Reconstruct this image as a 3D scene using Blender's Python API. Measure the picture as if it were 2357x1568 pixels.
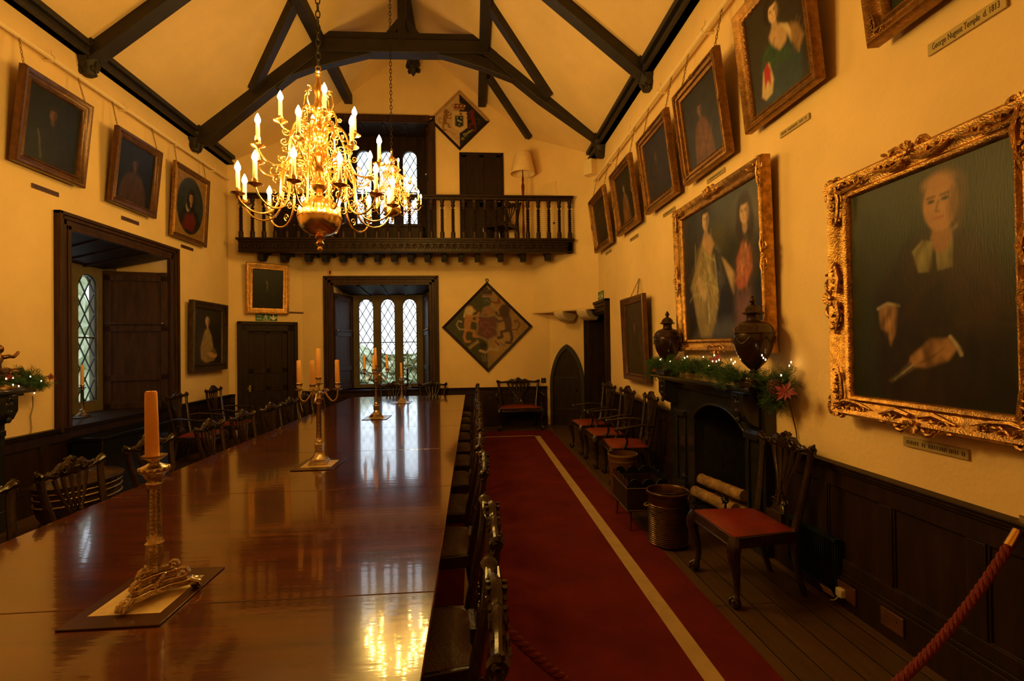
import bpy, math, random
import numpy as np
from mathutils import Vector, Matrix
PI = math.pi
random.seed(7)
for _o in list(bpy.data.objects):
    bpy.data.objects.remove(_o)
SC = bpy.context.scene
COL = SC.collection

# ------------------------------------------------------------------ camera
FPX = 1150.0
CAM = np.array([0, 0, 1.68])
def _cam():
    a = math.radians(.8); dx = 1088-1178.5; dy = 798-784
    dxp = dx*math.cos(a)-dy*math.sin(a); dyp = dy*math.cos(a)+dx*math.sin(a)
    yaw = math.atan2(-dxp, FPX); pit = math.atan2(dyp*math.cos(yaw), FPX)
    fw = np.array([math.sin(yaw)*math.cos(pit), math.cos(yaw)*math.cos(pit), math.sin(pit)])
    r = np.array([math.cos(yaw), -math.sin(yaw), 0]); u = np.cross(r, fw)
    return r*math.cos(a)-u*math.sin(a), u*math.cos(a)+r*math.sin(a), fw
CR, CU, CF = _cam()
cd = bpy.data.cameras.new('camera'); cam = bpy.data.objects.new('camera', cd); COL.objects.link(cam)
cd.sensor_width = 36; cd.lens = FPX/2357*36; cd.clip_start = .02; cd.clip_end = 200
m = Matrix.Identity(4)
for i in range(3):
    m[i][0] = CR[i]; m[i][1] = CU[i]; m[i][2] = -CF[i]; m[i][3] = CAM[i]
cam.matrix_world = m
SC.camera = cam
# ------------------------------------------------------------------ world, exposure
w = bpy.data.worlds.new('sky'); SC.world = w; w.use_nodes = True
w.node_tree.nodes['Background'].inputs[0].default_value = (.88, .93, 1, 1)
w.node_tree.nodes['Background'].inputs[1].default_value = 3.0
SC.view_settings.view_transform = 'Standard'; SC.view_settings.look = 'None'
SC.view_settings.exposure = 0.0; SC.view_settings.gamma = 1; SC.view_settings.use_curve_mapping = False
FLAME = 590.0      # radiance of the candle bulbs
FLAME_COL = (1, .60, .125)

# points of the room from the photograph: a pixel and one known coordinate
def _ray(x, y): return (x-1178.5)/FPX*CR-(y-784)/FPX*CU+CF
def atX(x, y, X): d = _ray(x, y); return Vector(CAM+d*(X/d[0]))
def atY(x, y, Y): d = _ray(x, y); return Vector(CAM+d*(Y/d[1]))
def atZ(x, y, Z): d = _ray(x, y); return Vector(CAM+d*((Z-1.68)/d[2]))
XL, XR, YE = -4.6, 2.36, 10.55
RX, RZ, SL = -1.12, 8.05, .81
def ceil_z(x): return RZ-SL*abs(x-RX)

# ------------------------------------------------------------------ materials
def mat(name, col, rough=.6, metal=0, var=0, vscale=4, vstretch=(1,1,1), bump=0, bscale=40, spec=.5, col2=None, bstretch=(1,1,1), coat=0, detail=5):
    mt = bpy.data.materials.new(name); mt.use_nodes = True; nt = mt.node_tree; b = nt.nodes['Principled BSDF']
    b.inputs['Base Color'].default_value = (*col, 1); b.inputs['Roughness'].default_value = rough
    b.inputs['Metallic'].default_value = metal; b.inputs['Specular IOR Level'].default_value = spec
    b.inputs['Coat Weight'].default_value = coat; b.inputs['Coat Roughness'].default_value = .05
    if var or bump:
        tc = nt.nodes.new('ShaderNodeTexCoord')
    if var:
        mp = nt.nodes.new('ShaderNodeMapping'); mp.inputs['Scale'].default_value = vstretch
        nz = nt.nodes.new('ShaderNodeTexNoise'); nz.inputs['Scale'].default_value = vscale; nz.inputs['Detail'].default_value = detail
        nz.inputs['Roughness'].default_value = .62
        rp = nt.nodes.new('ShaderNodeValToRGB'); rp.color_ramp.elements[0].position = .3; rp.color_ramp.elements[1].position = .7
        c2 = col2 or tuple(c*(1-var) for c in col)
        rp.color_ramp.elements[0].color = (*c2, 1); rp.color_ramp.elements[1].color = (*[min(1, c*(1+(0 if col2 else var*.4))) for c in col], 1)
        nt.links.new(tc.outputs['Object'], mp.inputs[0]); nt.links.new(mp.outputs[0], nz.inputs['Vector'])
        nt.links.new(nz.outputs[0], rp.inputs[0]); nt.links.new(rp.outputs[0], b.inputs['Base Color'])
    if bump:
        mp2 = nt.nodes.new('ShaderNodeMapping'); mp2.inputs['Scale'].default_value = bstretch
        n2 = nt.nodes.new('ShaderNodeTexNoise'); n2.inputs['Scale'].default_value = bscale; n2.inputs['Detail'].default_value = 4
        bp = nt.nodes.new('ShaderNodeBump'); bp.inputs['Strength'].default_value = bump; bp.inputs['Distance'].default_value = .01
        nt.links.new(tc.outputs['Object'], mp2.inputs[0]); nt.links.new(mp2.outputs[0], n2.inputs['Vector'])
        nt.links.new(n2.outputs[0], bp.inputs['Height']); nt.links.new(bp.outputs[0], b.inputs['Normal'])
    return mt
def emis(name, col, s):
    mt = bpy.data.materials.new(name); mt.use_nodes = True; nt = mt.node_tree
    for n in list(nt.nodes): nt.nodes.remove(n)
    e = nt.nodes.new('ShaderNodeEmission'); o = nt.nodes.new('ShaderNodeOutputMaterial')
    e.inputs[0].default_value = (*col, 1); e.inputs[1].default_value = s; nt.links.new(e.outputs[0], o.inputs[0]); return mt
M = {}
M['plaster'] = mat('ochre plaster', (.86, .61, .30), .85, var=.10, vscale=1.3, bump=.35, bscale=30)
M['ceiling'] = mat('ceiling plaster', (.84, .60, .31), .9, var=.12, vscale=1.1, bump=.3, bscale=18)
M['pipe'] = mat('cream painted rail', (.86, .66, .38), .5)
M['timber'] = mat('black stained oak', (.020, .012, .007), .6, var=.5, vscale=3, vstretch=(2,2,2), bump=.5, bscale=12, bstretch=(4,4,4))
M['oak'] = mat('dark oak', (.050, .021, .010), .5, spec=.22, var=.55, vscale=5, vstretch=(3,3,.5), bump=.25, bscale=30, bstretch=(3,3,.4))
M['oak_deep'] = mat('deep brown oak', (.024, .010, .005), .5, spec=.2, var=.5, vscale=5, vstretch=(3,3,.5), bump=.25, bscale=30, bstretch=(3,3,.4))
M['chairwood'] = mat('polished dark mahogany', (.030, .014, .008), .25, var=.5, vscale=14, bump=.18, bscale=60)
M['chairseat'] = mat('dark brown leather', (.055, .018, .010), .4, bump=.3, bscale=90)
M['leather'] = mat('red leather', (.20, .020, .013), .36, var=.3, vscale=7, bump=.25, bscale=110)
M['gold'] = mat('gilded wood', (.62, .33, .10), .36, 1, var=.6, vscale=22, bump=.45, bscale=110)
M['gold_dull'] = mat('worn gilt frame', (.34, .17, .055), .4, .85, var=.5, vscale=22, bump=.4, bscale=110)
M['frame_dark'] = mat('blackened frame', (.06, .032, .014), .45, .3, var=.6, vscale=18, bump=.6, bscale=50)
M['frame_brown'] = mat('walnut frame', (.13, .055, .022), .32, .3, var=.5, vscale=14, bump=.2, bscale=50)
M['brass'] = mat('polished brass', (.95, .62, .24), .22, 1)
M['brass_dull'] = mat('old brass plate', (.34, .23, .08), .45, .7, var=.3, vscale=20)
M['iron'] = mat('dark iron', (.035, .028, .022), .45, .7, bump=.3, bscale=60)
M['silver'] = mat('old silver', (.62, .50, .38), .2, 1, var=.3, vscale=30, bump=.25, bscale=90)
M['bronze'] = mat('bronze', (.30, .15, .06), .3, 1, var=.5, vscale=25, bump=.3, bscale=60)
M['marble'] = mat('black marble', (.013, .012, .011), .16, var=.6, vscale=5, col2=(.022, .02, .018))
M['soot'] = mat('sooty firebrick', (.014, .011, .008), .9, var=.5, vscale=9, bump=.6, bscale=25)
M['wax'] = mat('beeswax', (.90, .50, .18), .45)
M['wax'].node_tree.nodes['Principled BSDF'].inputs['Subsurface Weight'].default_value = .35
M['wax'].node_tree.nodes['Principled BSDF'].inputs['Subsurface Scale'].default_value = .02
M['waxgreen'] = mat('greenish wax', (.42, .40, .14), .5)
M['candlewhite'] = mat('cream candle sleeve', (.9, .75, .45), .5)
M['carpet'] = mat('crimson carpet', (.16, .017, .016), .95, var=.35, vscale=2.2, bump=.8, bscale=400, spec=.1)
M['stripe'] = mat('beige carpet band', (.50, .34, .16), .95, var=.15, vscale=8, bump=.6, bscale=400, spec=.1)
M['matbrown'] = mat('brown lacquer mat', (.05, .016, .012), .22)
M['matcream'] = mat('cream print', (.75, .56, .27), .35, var=.3, vscale=18, col2=(.5, .35, .14))
M['label'] = mat('gilt label', (.44, .32, .12), .5, .2)
M['ink'] = mat('dark lettering', (.05, .02, .01), .7)
M['green'] = mat('exit sign green', (.02, .12, .05), .5)
M['signwhite'] = mat('sign lettering', (.75, .72, .55), .5)
M['lead'] = mat('window lead', (.02, .02, .018), .6)
M['stone'] = mat('pale stone', (.74, .58, .38), .85, var=.15, vscale=6, bump=.4, bscale=30)
M['winstone'] = mat('dressed window stone', (.13, .095, .05), .8, var=.3, vscale=5, bump=.4, bscale=25)
M['red'] = mat('red cord', (.17, .014, .018), .75, bump=.5, bscale=200)
M['fir'] = mat('fir needles', (.045, .11, .03), .7, var=.4, vscale=20)
M['poin'] = mat('poinsettia red', (.20, .008, .014), .6)
M['cone'] = mat('pine cone', (.09, .04, .018), .6, var=.4, vscale=40)
M['bark'] = mat('log bark', (.36, .20, .075), .85, var=.7, vscale=14, bump=1, bscale=25)
M['logend'] = mat('log end', (.50, .30, .13), .8, var=.3, vscale=12)
M['shade'] = mat('parchment lamp shade', (.85, .62, .34), .8, var=.15, vscale=6)
M['redwood'] = mat('turned red mahogany', (.12, .02, .012), .25)
M['urn'] = mat('dark bronze urn', (.035, .016, .009), .24, .4, coat=.3)
M['grille'] = mat('green black grille', (.010, .022, .013), .4, .4)
M['white'] = mat('cream plastic', (.7, .6, .42), .4)
M['hedge'] = mat('garden foliage', (.18, .25, .10), .8, var=.8, vscale=2.2, col2=(.62, .66, .50), detail=12)
M['blackgloss'] = mat('black lacquer', (.008, .008, .009), .16)
M['copper'] = mat('copper brown staved wood', (.12, .045, .018), .3, .2, var=.3, vscale=8)
M['bucket'] = mat('dark ribbed copper', (.16, .085, .035), .28, .9, var=.4, vscale=15)

def mahogany():
    mt = bpy.data.materials.new('glossy mahogany'); mt.use_nodes = True; nt = mt.node_tree; b = nt.nodes['Principled BSDF']
    tc = nt.nodes.new('ShaderNodeTexCoord'); mp = nt.nodes.new('ShaderNodeMapping'); mp.inputs['Scale'].default_value = (.5, 5, 1)
    nz = nt.nodes.new('ShaderNodeTexNoise'); nz.inputs['Scale'].default_value = 3; nz.inputs['Detail'].default_value = 8; nz.inputs['Distortion'].default_value = .4
    rp = nt.nodes.new('ShaderNodeValToRGB')
    rp.color_ramp.elements[0].position = .25; rp.color_ramp.elements[0].color = (.026, .0042, .0012, 1)
    rp.color_ramp.elements[1].position = .78; rp.color_ramp.elements[1].color = (.13, .024, .005, 1)
    L = nt.links.new
    L(tc.outputs['Object'], mp.inputs[0]); L(mp.outputs[0], nz.inputs['Vector']); L(nz.outputs[0], rp.inputs[0]); L(rp.outputs[0], b.inputs['Base Color'])
    b.inputs['Roughness'].default_value = .16; b.inputs['Specular IOR Level'].default_value = .5
    b.inputs['Coat Weight'].default_value = .7; b.inputs['Coat Roughness'].default_value = .045
    mp2 = nt.nodes.new('ShaderNodeMapping'); mp2.inputs['Scale'].default_value = (1.2, 7, 1)
    n2 = nt.nodes.new('ShaderNodeTexNoise'); n2.inputs['Scale'].default_value = 5; n2.inputs['Detail'].default_value = 3
    bp = nt.nodes.new('ShaderNodeBump'); bp.inputs['Strength'].default_value = .10; bp.inputs['Distance'].default_value = .003
    L(tc.outputs['Object'], mp2.inputs[0]); L(mp2.outputs[0], n2.inputs['Vector']); L(n2.outputs[0], bp.inputs['Height']); L(bp.outputs[0], b.inputs['Normal']); L(bp.outputs[0], b.inputs['Coat Normal'])
    return mt
M['mahogany'] = mahogany()
def planks():
    mt = bpy.data.materials.new('old floor boards'); mt.use_nodes = True; nt = mt.node_tree; b = nt.nodes['Principled BSDF']; L = nt.links.new
    tc = nt.nodes.new('ShaderNodeTexCoord'); mp = nt.nodes.new('ShaderNodeMapping'); mp.inputs['Rotation'].default_value = (0, 0, PI/2)
    br = nt.nodes.new('ShaderNodeTexBrick'); br.inputs['Color1'].default_value = (.085, .044, .018, 1); br.inputs['Color2'].default_value = (.12, .062, .024, 1)
    br.inputs['Mortar'].default_value = (.012, .008, .005, 1); br.inputs['Scale'].default_value = 1; br.inputs['Brick Width'].default_value = 3.1
    br.inputs['Row Height'].default_value = .16; br.inputs['Mortar Size'].default_value = .004; br.inputs['Bias'].default_value = 0
    mp3 = nt.nodes.new('ShaderNodeMapping'); mp3.inputs['Scale'].default_value = (12, 1.2, 1)
    nz = nt.nodes.new('ShaderNodeTexNoise'); nz.inputs['Scale'].default_value = 2.5; nz.inputs['Detail'].default_value = 7
    mx = nt.nodes.new('ShaderNodeMix'); mx.data_type = 'RGBA'; mx.blend_type = 'MULTIPLY'; mx.inputs[0].default_value = .8
    rp = nt.nodes.new('ShaderNodeValToRGB'); rp.color_ramp.elements[0].color = (.3, .3, .3, 1); rp.color_ramp.elements[1].color = (1.2, 1.2, 1.2, 1)
    L(tc.outputs['Object'], mp.inputs[0]); L(mp.outputs[0], br.inputs[0]); L(tc.outputs['Object'], mp3.inputs[0]); L(mp3.outputs[0], nz.inputs['Vector'])
    L(nz.outputs[0], rp.inputs[0]); L(br.outputs[0], mx.inputs[6]); L(rp.outputs[0], mx.inputs[7]); L(mx.outputs[2], b.inputs['Base Color'])
    b.inputs['Roughness'].default_value = .38
    bp = nt.nodes.new('ShaderNodeBump'); bp.inputs['Strength'].default_value = .5; bp.inputs['Distance'].default_value = .004
    L(mx.outputs[2], bp.inputs['Height']); L(bp.outputs[0], b.inputs['Normal'])
    return mt
M['floor'] = planks()
def glass():
    mt = bpy.data.materials.new('old leaded glass'); mt.use_nodes = True; nt = mt.node_tree; L = nt.links.new
    for n in list(nt.nodes): nt.nodes.remove(n)
    o = nt.nodes.new('ShaderNodeOutputMaterial'); t = nt.nodes.new('ShaderNodeBsdfTransparent'); g = nt.nodes.new('ShaderNodeBsdfGlossy')
    t.inputs[0].default_value = (.88, .93, .95, 1); g.inputs['Roughness'].default_value = .08
    x = nt.nodes.new('ShaderNodeMixShader'); x.inputs[0].default_value = .06
    tc = nt.nodes.new('ShaderNodeTexCoord'); nz = nt.nodes.new('ShaderNodeTexNoise'); nz.inputs['Scale'].default_value = 9
    bp = nt.nodes.new('ShaderNodeBump'); bp.inputs['Strength'].default_value = .6
    L(tc.outputs['Object'], nz.inputs['Vector']); L(nz.outputs[0], bp.inputs['Height']); L(bp.outputs[0], g.inputs['Normal'])
    L(t.outputs[0], x.inputs[1]); L(g.outputs[0], x.inputs[2]); L(x.outputs[0], o.inputs[0]); return mt
M['glass'] = glass()
def canvasmat(rough):
    mt = bpy.data.materials.new('varnished canvas'); mt.use_nodes = True; nt = mt.node_tree; b = nt.nodes['Principled BSDF']; L = nt.links.new
    a = nt.nodes.new('ShaderNodeVertexColor'); a.layer_name = 'Paint'; L(a.outputs[0], b.inputs['Base Color'])
    b.inputs['Roughness'].default_value = rough; b.inputs['Specular IOR Level'].default_value = .2
    tc = nt.nodes.new('ShaderNodeTexCoord'); mp = nt.nodes.new('ShaderNodeMapping'); mp.inputs['Scale'].default_value = (90, 90, 14)
    nz = nt.nodes.new('ShaderNodeTexNoise'); nz.inputs['Scale'].default_value = 1.6; nz.inputs['Detail'].default_value = 4
    bp = nt.nodes.new('ShaderNodeBump'); bp.inputs['Strength'].default_value = .5; bp.inputs['Distance'].default_value = .003
    L(tc.outputs['Object'], mp.inputs[0]); L(mp.outputs[0], nz.inputs['Vector']); L(nz.outputs[0], bp.inputs['Height']); L(bp.outputs[0], b.inputs['Normal'])
    return mt
M['canvas'] = canvasmat(.38); M['board'] = canvasmat(.6)
M['flame'] = emis('candle bulb glow', FLAME_COL, FLAME)
M['fairy'] = emis('fairy light glow', (1, .62, .25), 28)

# ------------------------------------------------------------------ mesh builder
class MB:
    def __init__(s): s.v = []; s.f = []; s.M = Matrix.Identity(4)
    def add(s, vs, fs):
        o = len(s.v); Mx = s.M
        s.v += [tuple(Mx @ Vector(p)) for p in vs]; s.f += [tuple(o+i for i in f) for f in fs]; return s
    def box(s, c, d):
        x, y, z = c; a, b, e = d[0]/2, d[1]/2, d[2]/2
        vs = [(x+i*a, y+j*b, z+k*e) for k in (-1, 1) for j in (-1, 1) for i in (-1, 1)]
        return s.add(vs, [(0,2,3,1), (4,5,7,6), (0,1,5,4), (2,6,7,3), (0,4,6,2), (1,3,7,5)])
    def b2(s, p, q):
        return s.box([(p[i]+q[i])/2 for i in range(3)], [abs(q[i]-p[i]) for i in range(3)])
    def bar(s, p0, p1, wd, h, up=(0, 0, 1)):
        p0 = Vector(p0); p1 = Vector(p1); d = (p1-p0).normalized(); sd = d.cross(Vector(up)).normalized(); u = sd.cross(d).normalized()
        vs = []
        for p in (p0, p1):
            for j in (-1, 1):
                for i in (-1, 1): vs.append(p+sd*(i*wd/2)+u*(j*h/2))
        return s.add(vs, [(0,2,3,1), (4,5,7,6), (0,1,5,4), (2,6,7,3), (0,4,6,2), (1,3,7,5)])
    def tube(s, pts, r, n=8, cap=True, flat=(1, 1), up=None, closed=False, sub=0):
        pts = [Vector(p) for p in pts]; k = len(pts)
        if sub:      # Catmull-Rom through the points
            rr = r if isinstance(r, (list, tuple)) else [r]*k; P2 = []; R2 = []
            for i in range(k-1):
                a, b, c, d = pts[max(0, i-1)], pts[i], pts[i+1], pts[min(k-1, i+2)]
                for j in range(sub):
                    t = j/sub; P2.append(.5*((2*b)+(c-a)*t+(2*a-5*b+4*c-d)*t*t+(3*b-a-3*c+d)*t**3)); R2.append(rr[i]+(rr[i+1]-rr[i])*(3*t*t-2*t**3))
            pts = P2+[pts[-1]]; r = R2+[rr[-1]]; k = len(pts)
        rs = r if isinstance(r, (list, tuple)) else [r]*k
        vs = []; pu = Vector(up) if up else None
        for i, p in enumerate(pts):
            if closed: d = pts[(i+1) % k]-pts[i-1]
            else: d = pts[min(i+1, k-1)]-pts[max(i-1, 0)]
            d = d.normalized() if d.length > 1e-9 else Vector((0, 0, 1))
            if pu is None: pu = Vector((0, 0, 1)) if abs(d.z) < .9 else Vector((1, 0, 0))
            ref = Vector(up) if up else pu
            sd = d.cross(ref)
            sd = sd.normalized() if sd.length > 1e-6 else d.orthogonal().normalized()
            u = sd.cross(d).normalized(); pu = u
            for j in range(n):
                a = 2*PI*j/n; vs.append(p+sd*(math.cos(a)*rs[i]*flat[0])+u*(math.sin(a)*rs[i]*flat[1]))
        fs = []
        for i in range(k if closed else k-1):
            i2 = (i+1) % k
            for j in range(n):
                j2 = (j+1) % n; fs.append((i*n+j, i*n+j2, i2*n+j2, i2*n+j))
        if cap and not closed: fs += [tuple(range(n))[::-1], tuple((k-1)*n+j for j in range(n))]
        return s.add(vs, fs)
    def lathe(s, prof, c=(0, 0, 0), n=24, flute=0, fn=8, sx=1, sy=1, caps=True):
        vs = []; fs = []; k = len(prof)
        for r, z in prof:
            for j in range(n):
                a = 2*PI*j/n; rr = r*(1+flute*math.cos(fn*a)) if flute else r
                vs.append((c[0]+rr*sx*math.cos(a), c[1]+rr*sy*math.sin(a), c[2]+z))
        for i in range(k-1):
            for j in range(n):
                j2 = (j+1) % n; fs.append((i*n+j, i*n+j2, (i+1)*n+j2, (i+1)*n+j))
        if caps: fs += [tuple(range(n))[::-1], tuple((k-1)*n+j for j in range(n))]
        return s.add(vs, fs)
    def prism(s, poly, f, depth):
        """poly of 2D points, f(a,b)->3D, extruded by the vector depth"""
        a = [Vector(f(*p)) for p in poly]; d = Vector(depth); n = len(a)
        return s.add(a+[p+d for p in a], [tuple(range(n))[::-1], tuple(range(n, 2*n))]+[(i, (i+1) % n, n+(i+1) % n, n+i) for i in range(n)])
    def ell(s, c, r, n=10, k=6, R=None):
        r = (r, r, r) if isinstance(r, (int, float)) else r
        vs = [Vector((0, 0, -r[2]))]; fs = []
        for i in range(1, k):
            t = PI*i/k
            for j in range(n):
                a = 2*PI*j/n; vs.append(Vector((r[0]*math.sin(t)*math.cos(a), r[1]*math.sin(t)*math.sin(a), -r[2]*math.cos(t))))
        vs.append(Vector((0, 0, r[2]))); e = len(vs)-1
        for j in range(n):
            j2 = (j+1) % n; fs.append((0, 1+j2, 1+j)); fs.append((e, 1+(k-2)*n+j, 1+(k-2)*n+j2))
            for i in range(k-2): fs.append((1+i*n+j, 1+i*n+j2, 1+(i+1)*n+j2, 1+(i+1)*n+j))
        if R: vs = [R @ v for v in vs]
        c = Vector(c); return s.add([v+c for v in vs], fs)
    def spiral(s, c, r0, turns, w, ux=(1,0,0), uz=(0,0,1), start=0, n=14, sgn=1):
        """scroll curl in the plane ux, uz"""
        ux = Vector(ux); uz = Vector(uz); c = Vector(c); pts = []; rs = []
        for i in range(n+1):
            t = i/n; a = start+sgn*t*turns*2*PI; r = r0*(1-t*.82)
            pts.append(c+ux*(r*math.cos(a))+uz*(r*math.sin(a))); rs.append(w*(1-.35*t))
        rs[-1] = w*1.5
        s.tube(pts, rs, 6); return s
    def rot(s, Mx): s.M = Mx; return s
    def build(s, name, mt, parent=None, smooth=35, bevel=0, org=None):
        me = bpy.data.meshes.new(name); vs = s.v
        if org: vs = [(p[0]-org[0], p[1]-org[1], p[2]-org[2]) for p in vs]
        me.from_pydata(vs, [], s.f); me.materials.append(M[mt] if isinstance(mt, str) else mt)
        import bmesh
        bm = bmesh.new(); bm.from_mesh(me); bmesh.ops.recalc_face_normals(bm, faces=bm.faces); bm.to_mesh(me); bm.free()
        if smooth:
            me.polygons.foreach_set('use_smooth', [True]*len(me.polygons)); me.set_sharp_from_angle(angle=math.radians(smooth))
        o = bpy.data.objects.new(name, me); COL.objects.link(o)
        if org: o.location = org
        if parent: o.parent = parent
        if bevel:
            b = o.modifiers.new('Bevel', 'BEVEL'); b.width = bevel; b.segments = 2; b.limit_method = 'ANGLE'; b.angle_limit = math.radians(40)
        return o
def tag(o, label=None, cat=None, group=None, kind=None):
    if label: o['label'] = label
    if cat: o['category'] = cat
    if group: o['group'] = group
    if kind: o['kind'] = kind
    return o
def thing(name, label, cat, loc=(0, 0, 0), rz=0, group=None, kind=None, mx=None):
    o = bpy.data.objects.new(name, None); COL.objects.link(o); o.empty_display_size = .1
    if mx is not None: o.matrix_world = mx
    else: o.location = loc; o.rotation_euler = (0, 0, rz)
    return tag(o, label, cat, group, kind)
def copy_tree(o, parent=None):
    c = o.copy(); COL.objects.link(c); c.parent = parent
    for ch in KIDS(o): copy_tree(ch, c)
    return c
def KIDS(o): return [x for x in list(bpy.data.objects) if x.parent == o]
def frame_mx(org, u, v):
    """matrix whose x is u, z is v, y points away from the viewer"""
    u = Vector(u).normalized(); v = Vector(v).normalized(); y = v.cross(u); v = u.cross(y)
    mx = Matrix.Identity(4)
    for i in range(3): mx[i][0] = u[i]; mx[i][1] = y[i]; mx[i][2] = v[i]; mx[i][3] = org[i]
    return mx
def text(body, size, mt, parent, mx, name='lettering', xs=1, align='CENTER'):
    c = bpy.data.curves.new(name, 'FONT'); c.body = body; c.size = size; c.extrude = .0008; c.align_x = align; c.align_y = 'CENTER'
    c.materials.append(M[mt]); o = bpy.data.objects.new(name, c); me = bpy.data.meshes.new_from_object(o); bpy.data.objects.remove(o); me.name = name; o = bpy.data.objects.new(name, me); COL.objects.link(o); o.parent = parent
    o.matrix_parent_inverse = Matrix.Identity(4); o.matrix_local = mx @ Matrix.Rotation(PI/2, 4, 'X') @ Matrix.Diagonal((xs, 1, 1, 1)); return o
# ================================================================== the room shell
def slab(name, mt, p0, p1, z0, z1, thick, holes, label, kind='structure'):
    """vertical wall from p0 to p1 (xy), thickness to the side of 'thick' vector; holes = (s0,s1,za,zb) along the wall"""
    p0 = Vector((*p0, 0)); p1 = Vector((*p1, 0)); L = (p1-p0).length; u = (p1-p0)/L; t = Vector((*thick, 0))
    ss = sorted({0, L, *[h[0] for h in holes], *[h[1] for h in holes]}); zs = sorted({z0, z1, *[h[2] for h in holes], *[h[3] for h in holes]})
    mb = MB()
    def hole(s, z): return any(h[0] < s < h[1] and h[2] < z < h[3] for h in holes)
    ns, nz = len(ss), len(zs); vs = []; idx = {}
    def vid(i, j, k):
        if (i, j, k) not in idx:
            idx[(i, j, k)] = len(vs); vs.append(p0+u*ss[i]+Vector((0, 0, zs[j]))+t*k)
        return idx[(i, j, k)]
    fs = []
    full = lambda i, j: 0 <= i < ns-1 and 0 <= j < nz-1 and not hole((ss[i]+ss[i+1])/2, (zs[j]+zs[j+1])/2)
    for i in range(ns-1):
        for j in range(nz-1):
            if not full(i, j): continue
            for k in (0, 1): fs.append((vid(i, j, k), vid(i+1, j, k), vid(i+1, j+1, k), vid(i, j+1, k)))
            if not full(i-1, j): fs.append((vid(i, j, 0), vid(i, j+1, 0), vid(i, j+1, 1), vid(i, j, 1)))
            if not full(i+1, j): fs.append((vid(i+1, j, 0), vid(i+1, j+1, 0), vid(i+1, j+1, 1), vid(i+1, j, 1)))
            if not full(i, j-1): fs.append((vid(i, j, 0), vid(i+1, j, 0), vid(i+1, j, 1), vid(i, j, 1)))
            if not full(i, j+1): fs.append((vid(i, j+1, 0), vid(i+1, j+1, 0), vid(i+1, j+1, 1), vid(i, j+1, 1)))
    mb.add(vs, fs)
    return tag(mb.build(name, mt, smooth=0), label, 'wall', kind=kind)
YB = -3.0
CLY = (9.85, -3.476)       # left canted wall: starts y 9.85 at the left wall, ends x -3.476 at the end wall
CRY = (9.17, 1.27)
# left wall with window recess
LW = (6.03, 7.98, .84, 3.08)
slab('wall_left', 'plaster', (XL, YB), (XL, CLY[0]), 0, 5.35, (-.75, 0), [(LW[0]-YB, LW[1]-YB, LW[2], LW[3])], 'ochre plastered long wall on the window side')
# fireplace opening in right wall, doorway at the far end
FO = (3.99, 5.01)
RD = (8.62, 9.90)
slab('wall_right', 'plaster', (XR, YB), (XR, 10.18), 0, 5.35, (.6, 0), [(FO[0]-YB, FO[1]-YB, 0, 1.14), (RD[0]-YB, RD[1]-YB, 0, 2.28)], 'ochre plastered long wall on the fireplace side')
EWL = (-2.85, -.885, .80, 2.98)
UWL = (-2.75, -.876, 3.75, 6.376)
e0 = CLY[1]
slab('wall_end', 'plaster', (e0, YE), (1.66, YE), 0, 8.3, (0, .75), [(EWL[0]-e0, EWL[1]-e0, EWL[2], EWL[3]), (UWL[0]-e0, UWL[1]-e0, UWL[2], UWL[3])], 'flat gable end wall behind the gallery')
slab('wall_end_left', 'plaster', (XL, CLY[0]), (CLY[1], YE), 0, 7.2, (-.2, .25), [], 'canted wall between window wall and end wall')
slab('wall_end_right', 'plaster', (XR, CRY[0]), (CRY[1], YE), 2.37, 7.2, (.2, .2), [], 'overhanging canted upper wall beside the gallery')
slab('wall_end_corner', 'plaster', (XR+.02, 10.16), (1.60, YE+.02), 0, 2.45, (.2, .25), [], 'short canted wall holding the pointed door')
mb = MB(); mb.prism([(XR, CRY[0]), (CRY[1], YE), (1.66, YE), (XR, 10.18)], lambda a, b: (a, b, 2.36), (0, 0, .02))
tag(mb.build('trim_1', 'plaster', smooth=0), 'plastered soffit under the overhanging corner wall', 'soffit', kind='structure')
slab('wall_back', 'plaster', (XL, YB), (XR, YB), 0, 8.3, (0, -.2), [], 'plastered wall behind the viewer')
mb = MB(); mb.b2((XL-.8, YB-.2, -.1), (XR+.8, YE+.8, 0)); tag(mb.build('floor', 'floor', smooth=0), 'dark old timber floor boards', 'floor', kind='structure')
mb = MB()
for sd in (-1, 1):
    xe = XL-.3 if sd < 0 else XR+.3
    mb.prism([(RX, RZ), (xe, ceil_z(xe)), (xe, ceil_z(xe)+.15), (RX, RZ+.15)], lambda a, b: (a, YB-.2, b), (0, YE+.4-YB+.2, 0))
tag(mb.build('ceiling', 'ceiling', smooth=0), 'steep plastered ceiling rising to the ridge', 'ceiling', kind='structure')

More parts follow.
